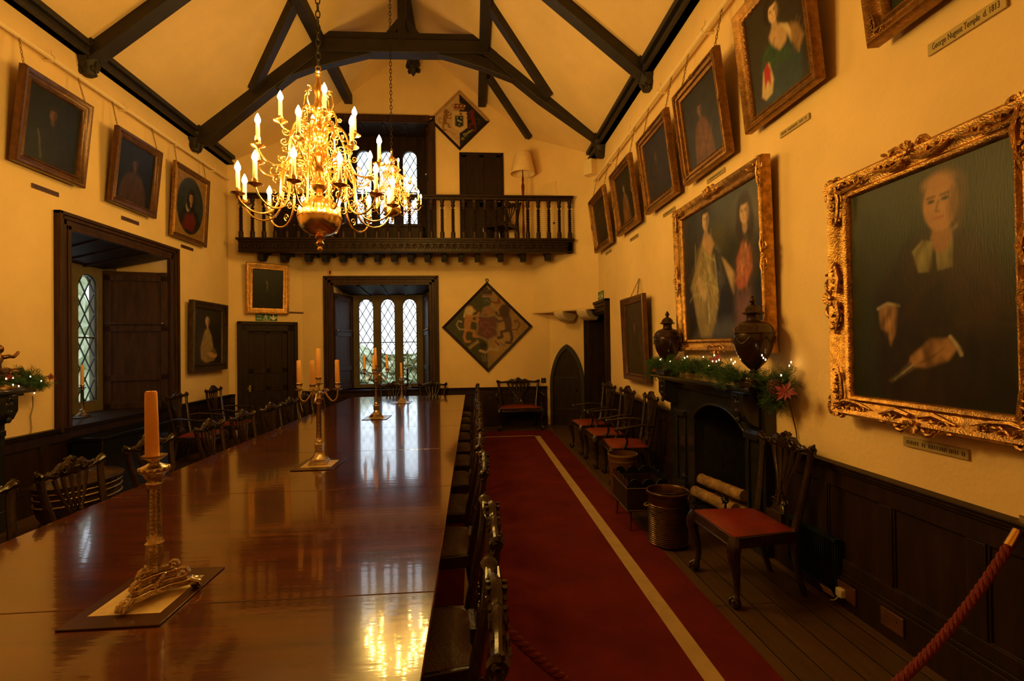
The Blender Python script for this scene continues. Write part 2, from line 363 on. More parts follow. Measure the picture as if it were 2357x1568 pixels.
# ---------- dado panelling
def dado(name, p0, p1, nrm, H, n, label, mt='oak_deep', skip=()):
    p0 = Vector((*p0, 0)); p1 = Vector((*p1, 0)); L = (p1-p0).length; u = (p1-p0)/L; nr = Vector((*nrm, 0))
    mb = MB()
    def bx(s0, s1, z0, z1, t0, t1):
        a = [p0+u*s+nr*t for s, t in ((s0, t0), (s1, t0), (s1, t1), (s0, t1))]
        mb.add([(*p.xy, z0) for p in a]+[(*p.xy, z1) for p in a], [(3,2,1,0), (4,5,6,7), (0,1,5,4), (1,2,6,5), (2,3,7,6), (3,0,4,7)])
    bx(0, L, 0, H-.02, 0, .012)
    bx(0, L, 0, .19, 0, .05); bx(0, L, .19, .215, 0, .038)
    bx(0, L, .215, .29, 0, .03); bx(0, L, H-.16, H-.05, 0, .03)
    bx(0, L, H-.055, H-.035, 0, .045); bx(0, L, H-.035, H-.012, 0, .06); bx(0, L, H-.012, H, 0, .075)
    w = L/n
    for i in range(n+1):
        s = min(max(i*w, .045), L-.045); bx(s-.045, s+.045, .29, H-.16, 0, .03)
        for q in (-1, 1):
            c = s+q*.05
            if .05 < c < L-.05: bx(c-.006, c+.006, .29, H-.16, 0, .022)
    bx(0, L, .285, .297, 0, .022); bx(0, L, H-.167, H-.155, 0, .022)
    return tag(mb.build(name, mt, bevel=.004), label, 'wall panelling', kind='structure')
FPY = (3.74, 5.60)
dado('trim_2', (XR, YB), (XR, FPY[0]-.02), (-1, 0), .90, 13, 'dark oak dado on right wall nearer than the fireplace')
dado('trim_3', (XR, FPY[1]+.02), (XR, 8.38), (-1, 0), .90, 5, 'dark oak dado on right wall behind the armchairs')
dado('trim_4', (XL, YB), (XL, 9.85), (1, 0), .84, 25, 'dark oak dado along the window wall')
dado('trim_5', (-3.476, YE), (1.56, YE), (0, -1), .82, 11, 'dark oak dado on the end wall')
dado('trim_6', (-4.6, 9.85), (-4.52, 9.90), (.5, -.8), .84, 1, 'dado scrap in the corner by the exit door')

# ---------- leaded windows
def window(name, org, u, nrm, lights, z0, z1, depth, open_, label, splay, bay, bar_z, arch=.17, mt='winstone', shutters=True, surround=.19):
    """org: point on the inner wall face at floor; u along, nrm into the room. open_=(s0,s1,za,zb); lights=[(s0,s1)] on the plane 'depth' behind"""
    root = thing(name, label, 'window', kind='structure', mx=frame_mx(org, u, (0, 0, 1)))
    s0, s1, za, zb = open_; d = depth
    # local: x along, y away from viewer, z up
    l0, l1 = splay; zt = bay
    mb = MB()     # stone screen with arched holes: built as pieces around the lights
    zc = z1-arch
    edges = [l0-.3]+[e for L in lights for e in L]+[l1+.3]
    mb.b2((edges[0], d, za-.1), (edges[-1], d+.12, z0)); mb.b2((edges[0], d, z1), (edges[-1], d+.12, zb+.25))
    for i in range(0, len(edges), 2): mb.b2((edges[i], d, z0), (edges[i+1], d+.12, z1))
    for a, b in lights:
        c = (a+b)/2; r = (b-a)/2
        for sg in (-1, 1):
            pts = [(c+sg*r, zc), (c+sg*r, z1), (c, z1)]+[(c+sg*r*math.sin(t), zc+arch*math.cos(t)) for t in [i*PI/16 for i in range(0, 8)]]
            mb.prism(pts, lambda p, q: (p, d+.0, q), (0, .12, 0))
    mb.build('stone_screen', mt, root, smooth=30)
    mb = MB()
    for a, b in lights:     # thin dark casement round each light
        c = (a+b)/2; r = (b-a)/2; pts = [(a, d+.03, z0), (a, d+.03, zc)]+[(c-r*math.cos(t), d+.03, zc+arch*math.sin(t)) for t in [i*PI/10 for i in range(1, 10)]]+[(b, d+.03, zc), (b, d+.03, z0)]
        mb.tube(pts, .014, 6, closed=True)
    mb.build('casement', 'lead', root)
    for a, b in lights:
        mb = MB(); c = (a+b)/2; r = (b-a)/2; w_ = b-a; pw = w_/2; ph = pw*1.72
        def top(x): q = max(0, 1-((x-c)/r)**2); return zc+arch*math.sqrt(q)
        k = int((z1-z0)/ph)+4
        for i in range(-k, k+1):
            for sg in (-1, 1):
                # line x = c + sg*(z-zi)*pw/ph
                seg = []
                for t in range(0, 61):
                    z = z0+(z1-z0)*t/60; x = c+sg*(z-(z0+i*ph*2/2))*pw/ph
                    if a <= x <= b and z <= top(x): seg.append((x, d+.05, z))
                if len(seg) > 1: mb.bar(seg[0], seg[-1], .013, .013, up=(0, 1, 0))
        mb.box((c, d+.05, bar_z), (w_, .016, .02))
        mb.build('lattice', 'lead', root, smooth=0)
        mb = MB(); pts = [(a, z0), (b, z0), (b, zc)]+[(c+r*math.cos(t), zc+arch*math.sin(t)) for t in [i*PI/10 for i in range(1, 10)]]+[(a, zc)]
        mb.prism(pts, lambda p, q: (p, d+.055, q), (0, .004, 0)); mb.build('glazing', 'glass', root, smooth=0)
    # panelled soffit, sides
    mb = MB(); mb.prism([(s0, 0), (s1, 0), (l1, d), (l0, d)], lambda p, q: (p, q, zb-(zb-zt)*q/d), (0, 0, .04))
    for i in range(1, 4):
        t = i/4; mb.bar((s0+(l0-s0)*0+(s1-s0)*t, .0, zb-.012), (l0+(l1-l0)*t, d, zt-.012), .05, .02)
    mb.build('soffit', 'oak_deep', root, smooth=0, bevel=.004)
    mb = MB(); mb.prism([(s0-.02, -.03), (s1+.02, -.03), (l1+.05, d+.02), (l0-.05, d+.02)], lambda p, q: (p, q, za-.05), (0, 0, .05)); mb.build('sill', 'oak_deep', root, bevel=.008)
    if shutters:
        for (A, B) in (((s0, .0), (l0, d)), ((s1, .0), (l1, d))):
            mb = MB(); A = Vector(A); B = Vector(B); e = (B-A); L = e.length; e /= L; nn = Vector((e.y, -e.x)); nn = nn if (nn.x > 0) == (A.x < (s0+s1)/2) else -nn
            H0, H1 = za, zt-.02
            def bx(p, q, z_0, z_1, t0, t1):
                a = [A+e*p+nn*t0, A+e*q+nn*t0, A+e*q+nn*t1, A+e*p+nn*t1]
                mb.add([(*v, z_0) for v in a]+[(*v, z_1) for v in a], [(3,2,1,0), (4,5,6,7), (0,1,5,4), (1,2,6,5), (2,3,7,6), (3,0,4,7)])
            bx(0, L, H0, H1, -.02, .012)
            for p, q in ((.0, .09), (L-.09, L)): bx(p, q, H0, H1, 0, .035)
            for f in (0, .2, .56, .93): bx(0, L, H0+(H1-H0)*f, H0+(H1-H0)*f+.09, 0, .035)
            bx(.02, L-.02, H0+(H1-H0)*.61, H0+(H1-H0)*.63, 0, .045)
            sh = mb.build('shutter', 'oak', root, bevel=.004)
            mb = MB(); k = A+e*.06+nn*.05; mb.ell((k.x, k.y, H0+(H1-H0)*.62), .022); mb.build('knob', 'silver', sh)
    # architrave
    mb = MB(); sw = surround
    for i, (a, t) in enumerate(((0, .05), (.05, .035), (.11, .055), (.15, .075))):
        e1 = (.05, .11, .15, sw)[i]
        mb.b2((s0-e1, -t, za-.05), (s0-a, .01, zb+e1)); mb.b2((s1+a, -t, za-.05), (s1+e1, .01, zb+e1)); mb.b2((s0-e1, -t, zb+a), (s1+e1, .01, zb+e1))
    mb.build('architrave', 'oak', root, bevel=.006)
    return root
# left window: u runs away from the camera
window('window_1', (XL, 0, 0), (0, 1, 0), (1, 0), [(6.32, 6.68), (6.77, 7.12), (7.245, 7.60)], .99, 2.77, .75, (6.075, 7.96, .84, 3.07), 'tall leaded window in panelled recess in the left wall', (6.2, 7.72), 2.88, 1.88)
window('window_2', (0, YE, 0), (1, 0, 0), (0, -1), [(-2.52, -2.19), (-2.04, -1.72), (-1.555, -1.24)], .88, 2.77, .75, (-2.845, -.89, .80, 2.98), 'three arched leaded lights in the lower end wall', (-2.66, -1.075), 2.85, 1.80)
window('window_3', (0, YE, 0), (1, 0, 0), (0, -1), [(-2.49, -2.16), (-2.0, -1.68), (-1.49, -1.17)], 4.3, 6.02, .55, (-2.75, -.876, 3.75, 6.37), 'upper leaded window in dark recess behind gallery', (-2.65, -.92), 6.32, 5.1, shutters=True, surround=.03, mt='oak_deep')
# garden outside
def hedge(name, x0, x1, y0, y1, z1, seed, label):
    rnd = random.Random(seed); mb = MB(); nx, nz = 60, 30
    ax = abs(x1-x0) > abs(y1-y0); vs = []; fs = []
    for i in range(nx+1):
        for j in range(nz+1):
            t = i/nx; q = j/nz; h = z1*(1+.12*math.sin(t*17+seed)+.06*rnd.random()); off = rnd.uniform(-.35, .35)+q*1.2
            vs.append((x0+(x1-x0)*t, y0+off, q*h-.3) if ax else (x0-off, y0+(y1-y0)*t, q*h-.3))
    for i in range(nx):
        for j in range(nz): a = i*(nz+1)+j; fs.append((a, a+1, a+nz+2, a+nz+1))
    mb.add(vs, fs); tag(mb.build(name, 'hedge', smooth=0), label, 'hedge', kind='stuff')
hedge('garden_foliage', -7, 3, 14.5, 14.5, 1.95, 3, 'pale green garden foliage seen through the end window')
hedge('garden_foliage', -8.0, -8.0, 3, 12, 5.5, 5, 'grey green shrubs seen through the left window')

# ---------- gable and roof timbers
def oxz(Y): return lambda x, y: tuple(atY(x, y, Y))
def px_prism(poly, Y, th):
    mb = MB(); mb.prism(poly, oxz(Y), (0, th, 0)); return mb
def corbel(p, sx, parent, name='corbel', sc=1.0, seed=1):
    rnd = random.Random(seed); mb = MB(); p = Vector(p)
    sc = .72; mb.M = Matrix.Translation(p) @ Matrix.Scale(sc, 4); p = Vector((0, 0, 0)); mb.box(p+Vector((0, 0, -.02)), (.40, .40, .10)); mb.lathe([(.03, -.52), (.09, -.50), (.13, -.38), (.17, -.24), (.20, -.12), (.19, 0)], p, 12)
    for i in range(46):
        a = rnd.uniform(0, 2*PI); z = rnd.uniform(-.48, -.06); r = .09+.13*(1+z/.5)
        mb.ell(p+Vector((r*math.cos(a), r*math.sin(a), z)), (rnd.uniform(.02, .05), rnd.uniform(.02, .05), rnd.uniform(.03, .07)), 6, 4)
    for k in range(5):
        a = k*2*PI/5; mb.spiral(p+Vector((.17*math.cos(a), .17*math.sin(a), -.12)), .06, 1.3, .014, (-math.sin(a), math.cos(a), 0), (0, 0, 1), n=10)
    return mb.build(name, 'timber', parent)
T2 = thing('roof_truss', 'far arch-braced black roof truss with king post', 'roof truss', (RX, 8.65, 0))
def T2p(nm, mb): o = mb.build(nm, 'timber', None, bevel=.01, org=(RX, 8.65, 0)); o.parent = T2; o.location = (0, 0, 0); return o
Yt = 8.56
T2p('rafter', px_prism([(438, 302), (452, 276), (590, 170), (735, 74), (762, 100), (612, 213), (478, 322), (444, 330)], Yt, .22))
T2p('rafter', px_prism([(1138, 90), (1165, 104), (1260, 187), (1402, 290), (1385, 328), (1240, 226), (1112, 122)], Yt, .22))
T2p('collar', px_prism([(735, 86), (1142, 94), (1146, 122), (738, 117)], Yt-.01, .24))
T2p('collar_plate', px_prism([(733, 70), (1116, 79), (1116, 93), (735, 87)], Yt+.04, .14))
T2p('arch_brace', px_prism([(598, 205), (640, 200), (668, 174), (720, 155), (775, 142), (856, 122), (856, 112), (745, 116), (686, 141), (640, 163)], Yt+.03, .16))
T2p('arch_brace', px_prism([(1001, 122), (1053, 137), (1108, 154), (1180, 182), (1254, 212), (1300, 245), (1262, 212), (1227, 180), (1170, 150), (1081, 119), (1005, 112)], Yt+.03, .16))
mb = MB(); kp = atY(926, 90, Yt+.1); mb.b2((kp.x-.07, Yt+.03, kp.z-.25), (kp.x+.07, Yt+.17, 8.0)); T2p('king_post', mb)
T2p('brace', px_prism([(883, 80), (917, 38), (917, 62), (904, 84)], Yt+.05, .1)); T2p('brace', px_prism([(936, 38), (970, 82), (950, 84), (936, 64)], Yt+.05, .1))
for x, sd in ((XL+.05, 11), (XR-.05, 12)):
    c = corbel((x-RX, 0, 5.35), 1, T2, seed=sd)
T1 = thing('roof_truss', 'near black roof truss reaching over the middle of the hall', 'roof truss', (RX, 6.33, 0))
for sg, xw in ((-1, XL), (1, XR)):
    mb = MB(); a = Vector((xw-RX, 0, ceil_z(xw)-.07)); b = Vector((sg*1.3, 0, ceil_z(RX+sg*1.3)-.07))
    mb.bar(a, b, .20, .30, up=(0, 1, 0)) if 0 else mb.bar(a, b, .20, .17)
    mb.build('rafter', 'timber', T1, bevel=.012)
    corbel((xw-RX-sg*.04, 0, 5.35), 1, T1, seed=20+sg)
mb = MB(); mb.box((0, 0, 6.85), (2.9, .24, .25)); mb.build('collar', 'timber', T1)
mb = MB(); mb.b2((-.07, -.07, 6.9), (.07, .07, 8.0)); mb.build('king_post', 'timber', T1)
# purlins, ridge, wind braces, wall plates
for px, lab in ((RX-1.38, 'left'), (RX+1.38, 'right')):
    sg = -1 if px < RX else 1
    mb = MB(); mb.M = Matrix.Translation((px, 0, ceil_z(px)-.09)) ; mb.box((0, (YE-3)/2, 0), (.16, YE+3-.02, .2))
    tag(mb.build('purlin', 'timber', bevel=.01, org=(px, 4, ceil_z(px)-.09)), f'long black purlin under the {lab} slope of the ceiling', 'roof beam')
rt = thing('ridge_beam', 'black ridge beam ending in a carved boss at the gable', 'roof beam', (RX, 0, 0))
mb = MB(); mb.b2((-.08, YB+.02, 7.80), (.08, YE-.02, 7.98)); mb.build('beam', 'timber', rt)
mb = MB(); mb.lathe([(.01, -.80), (.05, -.74), (.09, -.63), (.12, -.50), (.12, -.42), (.06, -.38), (.06, 0)], (0, 10.1, 7.93), 10)
for k in range(14):
    a = k*2.4; mb.ell((.11*math.cos(a), 10.1+.11*math.sin(a), 7.25+.018*k), (.04, .04, .06), 6, 4)
mb.build('boss', 'timber', rt)
def cpt(x, y, s):
    d = _ray(x, y); t = (RZ-SL*s*1.12-1.68)/(d[2]+SL*s*d[0]); return Vector(CAM+d*t)
for (a, b, s, lab) in (((578, 200), (672, 0), -1, 'slanting black wind brace on the left ceiling slope'), ((1268, 215), (1127, 0), 1, 'slanting black wind brace on right slope nearer than the far truss'),
                       ((1128, 172), (1221, 312), 1, 'slanting black wind brace on right slope beyond the far truss')):
    A = cpt(*a, s); B = cpt(*b, s); nrm = Vector((s*SL, 0, 1)).normalized(); A -= nrm*.05; B -= nrm*.05
    mb = MB(); mb.bar(A, B, .15, .12, up=nrm); tag(mb.build('wind_brace', 'timber', bevel=.008, org=tuple((A+B)/2)), lab, 'roof beam')
for x, sg, y1, lab in ((XL, 1, 9.8, 'black moulded timber wall plate above the left picture rail'), (XR, -1, 9.3, 'black moulded timber wall plate above the right picture rail')):
    mb = MB(); mb.b2((x, YB, 5.18), (x+sg*.11, y1, 5.32)); mb.b2((x, YB, 5.18), (x+sg*.14, y1, 5.23)); mb.b2((x, YB, 5.28), (x+sg*.17, y1, 5.35))
    tag(mb.build('wall_plate', 'timber', bevel=.01, org=(x, 3, 5.2)), lab, 'roof beam')
# picture rails
for x, sg, z, y1, lab in ((XR, -1, 4.70, 9.0, 'cream painted picture rail pipe along the right wall'), (XL, 1, 4.87, 9.7, 'cream painted picture rail pipe along the left wall')):
    rr = thing('picture_rail', lab, 'picture rail', (x, 3, z))
    mb = MB(); mb.tube([(sg*.09, YB-3+.05, 0), (sg*.09, y1-3, 0)], .026, 10); mb.build('rail', 'pipe', rr)
    y = 1.2
    while y < y1:
        mb = MB(); mb.tube([(0, y-3, -.02), (sg*.09, y-3, -.028)], .014, 6); mb.tube([(sg*.09, y-3, -.035), (sg*.125, y-3, 0), (sg*.09, y-3, .045), (sg*.09, y-3, .09)], .008, 6)
        mb.build('bracket', 'pipe', rr); y += 1.14
# ================================================================== painting colours (numpy)
def _noise(U, V, sc, seed):
    rs = np.random.RandomState(seed); g = rs.rand(64, 64)
    x = (U*sc) % 63; y = (V*sc) % 63; i = x.astype(int); j = y.astype(int); fx = x-i; fy = y-j
    fx = fx*fx*(3-2*fx); fy = fy*fy*(3-2*fy)
    return (g[i, j]*(1-fx)*(1-fy)+g[i+1, j]*fx*(1-fy)+g[i, j+1]*(1-fx)*fy+g[i+1, j+1]*fx*fy)
class Paint:
    def __init__(s, nx, ny, asp=.8, U=None, V=None, seed=1):
        """U across 0..asp, V up 0..1 (units of picture height)"""
        s.nx, s.ny, s.asp, s.seed = nx, ny, asp, seed
        if U is None:
            V, U = np.meshgrid(np.linspace(0, 1, ny+1), np.linspace(0, asp, nx+1), indexing='ij')
        s.U, s.V = U, V; s.C = np.zeros(U.shape+(3,))
    def fill(s, c): s.C[:] = c; return s
    def mix(s, a, c):
        a = np.clip(a, 0, 1)[..., None]; s.C = s.C*(1-a)+np.array(c)*a; return s
    def ell(s, cx, cy, rx, ry, c, ang=0, soft=.25, al=1):
        t = math.radians(ang); dx = s.U-cx; dy = s.V-cy
        x = (dx*math.cos(t)+dy*math.sin(t))/rx; y = (-dx*math.sin(t)+dy*math.cos(t))/ry
        d = np.sqrt(x*x+y*y); return s.mix(al*(1-np.clip((d-1+soft/2)/soft, 0, 1)), c)
    def poly(s, P, c, soft=.012, al=1):
        ins = np.zeros(s.U.shape, bool); D = np.full(s.U.shape, 9.)
        for i in range(len(P)):
            x0, y0 = P[i-1]; x1, y1 = P[i]
            cond = ((y0 > s.V) != (y1 > s.V))
            with np.errstate(divide='ignore', invalid='ignore'): xi = (x1-x0)*(s.V-y0)/((y1-y0) if y1 != y0 else 1e-9)+x0
            ins ^= cond & (s.U < xi)
            ex, ey = x1-x0, y1-y0; t = np.clip(((s.U-x0)*ex+(s.V-y0)*ey)/max(ex*ex+ey*ey, 1e-9), 0, 1)
            D = np.minimum(D, np.hypot(s.U-x0-t*ex, s.V-y0-t*ey))
        sd = np.where(ins, D, -D); return s.mix(al*np.clip(.5+sd/soft/2, 0, 1), c)
    def stroke(s, P, w, c, soft=.006, al=1):
        D = np.full(s.U.shape, 9.)
        for i in range(1, len(P)):
            x0, y0 = P[i-1]; x1, y1 = P[i]; ex, ey = x1-x0, y1-y0
            t = np.clip(((s.U-x0)*ex+(s.V-y0)*ey)/max(ex*ex+ey*ey, 1e-9), 0, 1); D = np.minimum(D, np.hypot(s.U-x0-t*ex, s.V-y0-t*ey))
        return s.mix(al*np.clip((w/2-D)/soft+.5, 0, 1), c)
    def grain(s, amp, sc=14):
        n = .6*_noise(s.U, s.V, sc, s.seed)+.4*_noise(s.U, s.V, sc*2.7, s.seed+1)
        s.blur(1); s.C *= (1+amp*(n-.5)*2)[..., None]; s.C *= s.dim; return s
    dim = 1.0
    def blur(s, k):
        for _ in range(k):
            for ax in (0, 1): s.C = (np.roll(s.C, 1, ax)+np.roll(s.C, -1, ax)+2*s.C)/4
        return s
    def folds(s, cx, cy, rx, ry, cols, n, ang, seed, w=.012, al=.4, bend=.3):
        rnd = random.Random(seed)
        for i in range(n):
            r = math.sqrt(rnd.random()); a = rnd.uniform(0, 2*PI); x = cx+rx*r*math.cos(a); y = cy+ry*r*math.sin(a); t = math.radians(ang+rnd.gauss(0, 22)); L = ry*rnd.uniform(.25, .6); b = rnd.uniform(-bend, bend)*L
            s.stroke([(x-L*math.cos(t), y-L*math.sin(t)), (x-b*math.sin(t), y+b*math.cos(t)), (x+L*math.cos(t), y+L*math.sin(t))], w*rnd.uniform(.5, 1.5), rnd.choice(cols), w*1.3, al*rnd.uniform(.5, 1.3))
        return s
    def head(s, x, y, h, skin, hair, turn=0, wig=0, hat=0):
        """face of height h centred x,y; turn -1..1"""
        dk = tuple(c*.45 for c in skin); lt = tuple(min(1, c*1.25) for c in skin)
        if wig:
            s.ell(x, y+h*.05, h*.62, h*.85, hair, soft=.35); s.ell(x-h*.42, y-h*.65, h*.30, h*.6, hair, 8, .4); s.ell(x+h*.42, y-h*.65, h*.30, h*.6, hair, -8, .4)
        else: s.ell(x-turn*h*.08, y+h*.16, h*.46, h*.5, hair, soft=.3)
        s.ell(x, y-h*.6, h*.2, h*.3, tuple(c*.7 for c in skin), soft=.35)
        s.ell(x, y, h*.355, h*.5, skin, soft=.14); s.ell(x-turn*h*.07, y+h*.1, h*.22, h*.3, lt, soft=.9, al=.6)
        s.ell(x+(.24-.1*turn)*h, y-h*.05, h*.16, h*.44, tuple(c*.5 for c in dk), soft=.9, al=.7)
        if not hat: s.ell(x, y+h*.44, h*.33, h*.10, hair, soft=.8)
        for q in (-1, 1):
            ex = x+q*h*.14+turn*h*.07; s.ell(ex, y+h*.07, h*.075, h*.035, (.03, .018, .012), soft=.5, al=1); s.stroke([(ex-h*.08, y+h*.15), (ex+h*.07, y+h*.155)], h*.05, tuple(c*.5 for c in dk), soft=h*.03, al=.9)
        s.stroke([(x+turn*h*.06, y+h*.05), (x+turn*h*.14, y-h*.12), (x+turn*h*.05, y-h*.14)], h*.05, dk, soft=h*.04, al=.9)
        s.stroke([(x-h*.08+turn*h*.07, y-h*.25), (x+h*.09+turn*h*.07, y-h*.25)], h*.045, (skin[0]*.75, skin[1]*.35, skin[2]*.35), soft=h*.03, al=.8)
        return s
def paint_mesh(P, W, H, parent, mt, y=0, z0=0, name='canvas', diamond=False):
    V, U = np.meshgrid(np.linspace(z0, z0+H, P.ny+1), np.linspace(-W/2, W/2, P.nx+1), indexing='ij')
    n = (P.nx+1)*(P.ny+1); co = np.stack([U.ravel(), np.full(n, y), V.ravel()], 1)
    me = bpy.data.meshes.new(name); i, j = np.meshgrid(np.arange(P.ny), np.arange(P.nx), indexing='ij'); a = (i*(P.nx+1)+j).ravel()
    fs = np.stack([a, a+1, a+P.nx+2, a+P.nx+1], 1)
    me.from_pydata(co.tolist(), [], fs.tolist()); me.materials.append(M[mt])
    at = me.color_attributes.new('Paint', 'FLOAT_COLOR', 'POINT'); c = np.ones((n, 4), np.float32); c[:, :3] = np.clip(P.C.reshape(-1, 3), .002, 1); at.data.foreach_set('color', c.ravel())
    o = bpy.data.objects.new(name, me); COL.objects.link(o); o.parent = parent; return o

# ---------- frames
PROF = {
 'plain': [(0, 0), (0, .05), (.012, .062), (.03, .058), (.045, .040), (.065, .034), (.078, .046), (.088, .040), (.10, .018), (.10, .0)],
 'broad': [(0, 0), (0, .07), (.015, .085), (.035, .075), (.05, .05), (.085, .038), (.10, .052), (.112, .046), (.125, .02), (.125, 0)],
 'gilt': [(0, 0), (0, .045), (.012, .07), (.026, .072), (.034, .052), (.05, .048), (.058, .060), (.072, .056), (.078, .034), (.105, .026), (.112, .034), (.12, .014), (.12, 0)],
}
def frame(parent, W, H, prof, mt, sc=1, name='frame'):
    mb = MB(); pr = [(a*sc, b*sc) for a, b in PROF[prof]]; k = len(pr); vs = []
    for a, b in pr: vs += [(-W/2+a, -b, a), (W/2-a, -b, a), (W/2-a, -b, H-a), (-W/2+a, -b, H-a)]
    fs = [(i*4+j, i*4+(j+1) % 4, (i+1)*4+(j+1) % 4, (i+1)*4+j) for i in range(k-1) for j in range(4)]+[tuple((j, (k-1)*4+j, (k-1)*4+(j+1) % 4, (j+1) % 4)) for j in range(4)]
    mb.add(vs, fs); return mb.build(name, mt, parent, smooth=50), pr[-1][0]
def ornament(mb, x, z, y, s, ang, seed, big=1):
    """carved foliate cluster centred x,z; ang = direction it sits on (0 along x)"""
    rnd = random.Random(seed); ux = Vector((math.cos(ang), 0, math.sin(ang))); uz = Vector((-math.sin(ang), 0, math.cos(ang))); c = Vector((x, y, z))
    for sg in (-1, 1):
        mb.spiral(c+ux*(sg*s*.55)+uz*s*.12, s*.34, 1.35, s*.085, ux*sg, uz, start=-1.2, n=12); mb.spiral(c+ux*(sg*s*1.15)-uz*s*.05, s*.24, 1.2, s*.07, ux*sg, -uz, start=-.5, n=10)
        mb.tube([c+ux*(sg*s*.2)-uz*s*.25, c+ux*(sg*s*.8)-uz*s*.38, c+ux*(sg*s*1.6)-uz*s*.15], [s*.1, s*.12, s*.04], 6)
        for i in range(4):
            t = .4+i*.34; R = Matrix.Rotation(rnd.uniform(-.8, .8), 3, 'Y')
            mb.ell(c+ux*(sg*s*t)+uz*(s*rnd.uniform(-.3, .35)), (s*.17, s*.1, s*.08), 6, 4, R)
    for i in range(7):
        a = PI*(i/6); mb.tube([c, c+ux*(math.cos(a)*s*.33)+uz*(math.sin(a)*s*.42)+Vector((0, -.12*s, 0))], [s*.05, s*.085], 5)
    mb.ell(c+Vector((0, -.08*s, 0)), (s*.13, s*.12, s*.13), 8, 5)
def half(mb, c, s, ux, uz, seed):
    rnd = random.Random(seed); c = Vector(c); ux = Vector(ux); uz = Vector(uz)
    mb.spiral(c+ux*s*.35+uz*s*.22, s*.30, 1.3, s*.085, ux, uz, start=-1.2, n=12); mb.spiral(c+ux*s*1.0+uz*s*.05, s*.26, 1.3, s*.07, ux, uz, start=2.0, n=11); mb.spiral(c+ux*s*1.65-uz*s*.1, s*.20, 1.2, s*.06, ux, -uz, start=-.5, n=10)
    mb.tube([c-ux*s*.1-uz*s*.2, c+ux*s*.7-uz*s*.42, c+ux*s*1.5-uz*s*.35, c+ux*s*2.2-uz*s*.15], [s*.09, s*.12, s*.09, s*.03], 6)
    for i in range(9):
        R = Matrix.Rotation(rnd.uniform(-1.2, 1.2), 3, 'Y'); mb.ell(c+ux*(s*(.1+.23*i))+uz*(s*rnd.uniform(-.35, .22)), (s*.16, s*.10, s*.08), 6, 4, R)
    for i in range(5):
        a = PI*(.25+i*.11); d = ux*-math.cos(a)+uz*math.sin(a); mb.tube([c, c+d*s*.45+Vector((0, -.1*s, 0))], [s*.05, s*.08], 5)
def carve_line(mb, p0, p1, y, pitch, r):
    p0 = Vector((p0[0], y, p0[1])); p1 = Vector((p1[0], y, p1[1])); L = (p1-p0).length; n = max(2, int(L/pitch)); ux = (p1-p0)/L; ang = math.atan2(ux.z, ux.x)
    for i in range(n):
        R = Matrix.Rotation(-ang+(.6 if i % 2 else -.6), 3, 'Y'); mb.ell(p0+ux*(pitch*(i+.5)), (r*1.5, r*.9, r*.75), 5, 4, R)
def picture(name, label, cat, mx, W, H, P, prof, fmt, sc=1, rococo=0, group=None, chains=None, cmt='canvas', beads=0):
    root = thing(name, label, cat, mx=mx, group=group)
    fr, ins = frame(root, W, H, prof, fmt, sc)
    paint_mesh(P, W-2*ins+.01, H-2*ins+.01, root, cmt, y=-.016*sc, z0=ins-.005)
    mb = MB(); mb.b2((-W/2+.03, -.012*sc, .03), (W/2-.03, .012, H-.03)); mb.build('backing', 'oak_deep', root, smooth=0)
    if beads:
        mb = MB(); q = .105*sc
        for a, b in (((-W/2+q, q), (W/2-q, q)), ((W/2-q, q), (W/2-q, H-q)), ((W/2-q, H-q), (-W/2+q, H-q)), ((-W/2+q, H-q), (-W/2+q, q))): carve_line(mb, a, b, -.036*sc, beads, beads*.45)
        mb.build('carved_border', fmt, root)
    if rococo:
        s = rococo; q = .04*sc; yy = -.07*sc; i = 0
        for (x, z, a) in ((-W/2+q, H-q, PI*.75), (W/2-q, H-q, PI*.25), (-W/2+q, q, -PI*.75), (W/2-q, q, -PI*.25)):
            i += 1; mb = MB(); hx = 1 if x < 0 else -1; hz = 1 if z < H/2 else -1
            half(mb, (x, yy, z), s*.95, (hx, 0, 0), (0, 0, -hz), i); half(mb, (x, yy, z), s*.95, (0, 0, hz), (-hx, 0, 0), i+9); mb.build('corner_ornament', fmt, root)
        for (x, z, a) in ((0, H-q*.6, 0), (0, q*.6, PI), (-W/2+q*.6, H*.5, PI/2), (W/2-q*.6, H*.5, -PI/2)):
            i += 1; mb = MB(); ornament(mb, x, z, yy, s*1.1, a, i); mb.build('centre_ornament', fmt, root)
        mb = MB()
        for a, b in (((-W/2+q*.5, q*.5), (W/2-q*.5, q*.5)), ((W/2-q*.5, q*.5), (W/2-q*.5, H-q*.5)), ((W/2-q*.5, H-q*.5), (-W/2+q*.5, H-q*.5)), ((-W/2+q*.5, H-q*.5), (-W/2+q*.5, q*.5))):
            for f0, f1 in ((.12, .36), (.64, .88)):
                pa = (a[0]+(b[0]-a[0])*f0, a[1]+(b[1]-a[1])*f0); pb = (a[0]+(b[0]-a[0])*f1, a[1]+(b[1]-a[1])*f1)
                carve_line(mb, pa, pb, -.064*sc, s*.34, s*.11)
        mb.build('carved_border', fmt, root)
    if chains:      # list of (local x, local rail point y offset, height)
        Mi = mx.inverted()
        for cx, top in chains:
            a = Vector((cx, -.01, H-.02)); b = Mi @ Vector(top); mb = MB(); d = b-a; n = max(3, int(d.length/.035))
            for i in range(n):
                c = a+d*((i+.5)/n); R = d.normalized(); t = d.length/n*.62; sidev = Vector((1, 0, 0)) if i % 2 else Vector((0, 1, 0)); sidev = (sidev-R*sidev.dot(R)).normalized()
                pts = [c+R*(t*math.sin(q))+sidev*(.009*math.cos(q)) for q in [k*PI/3 for k in range(6)]]; mb.tube(pts, .0036, 4, closed=True)
            mb.build('chain', 'brass_dull', root)
    return root
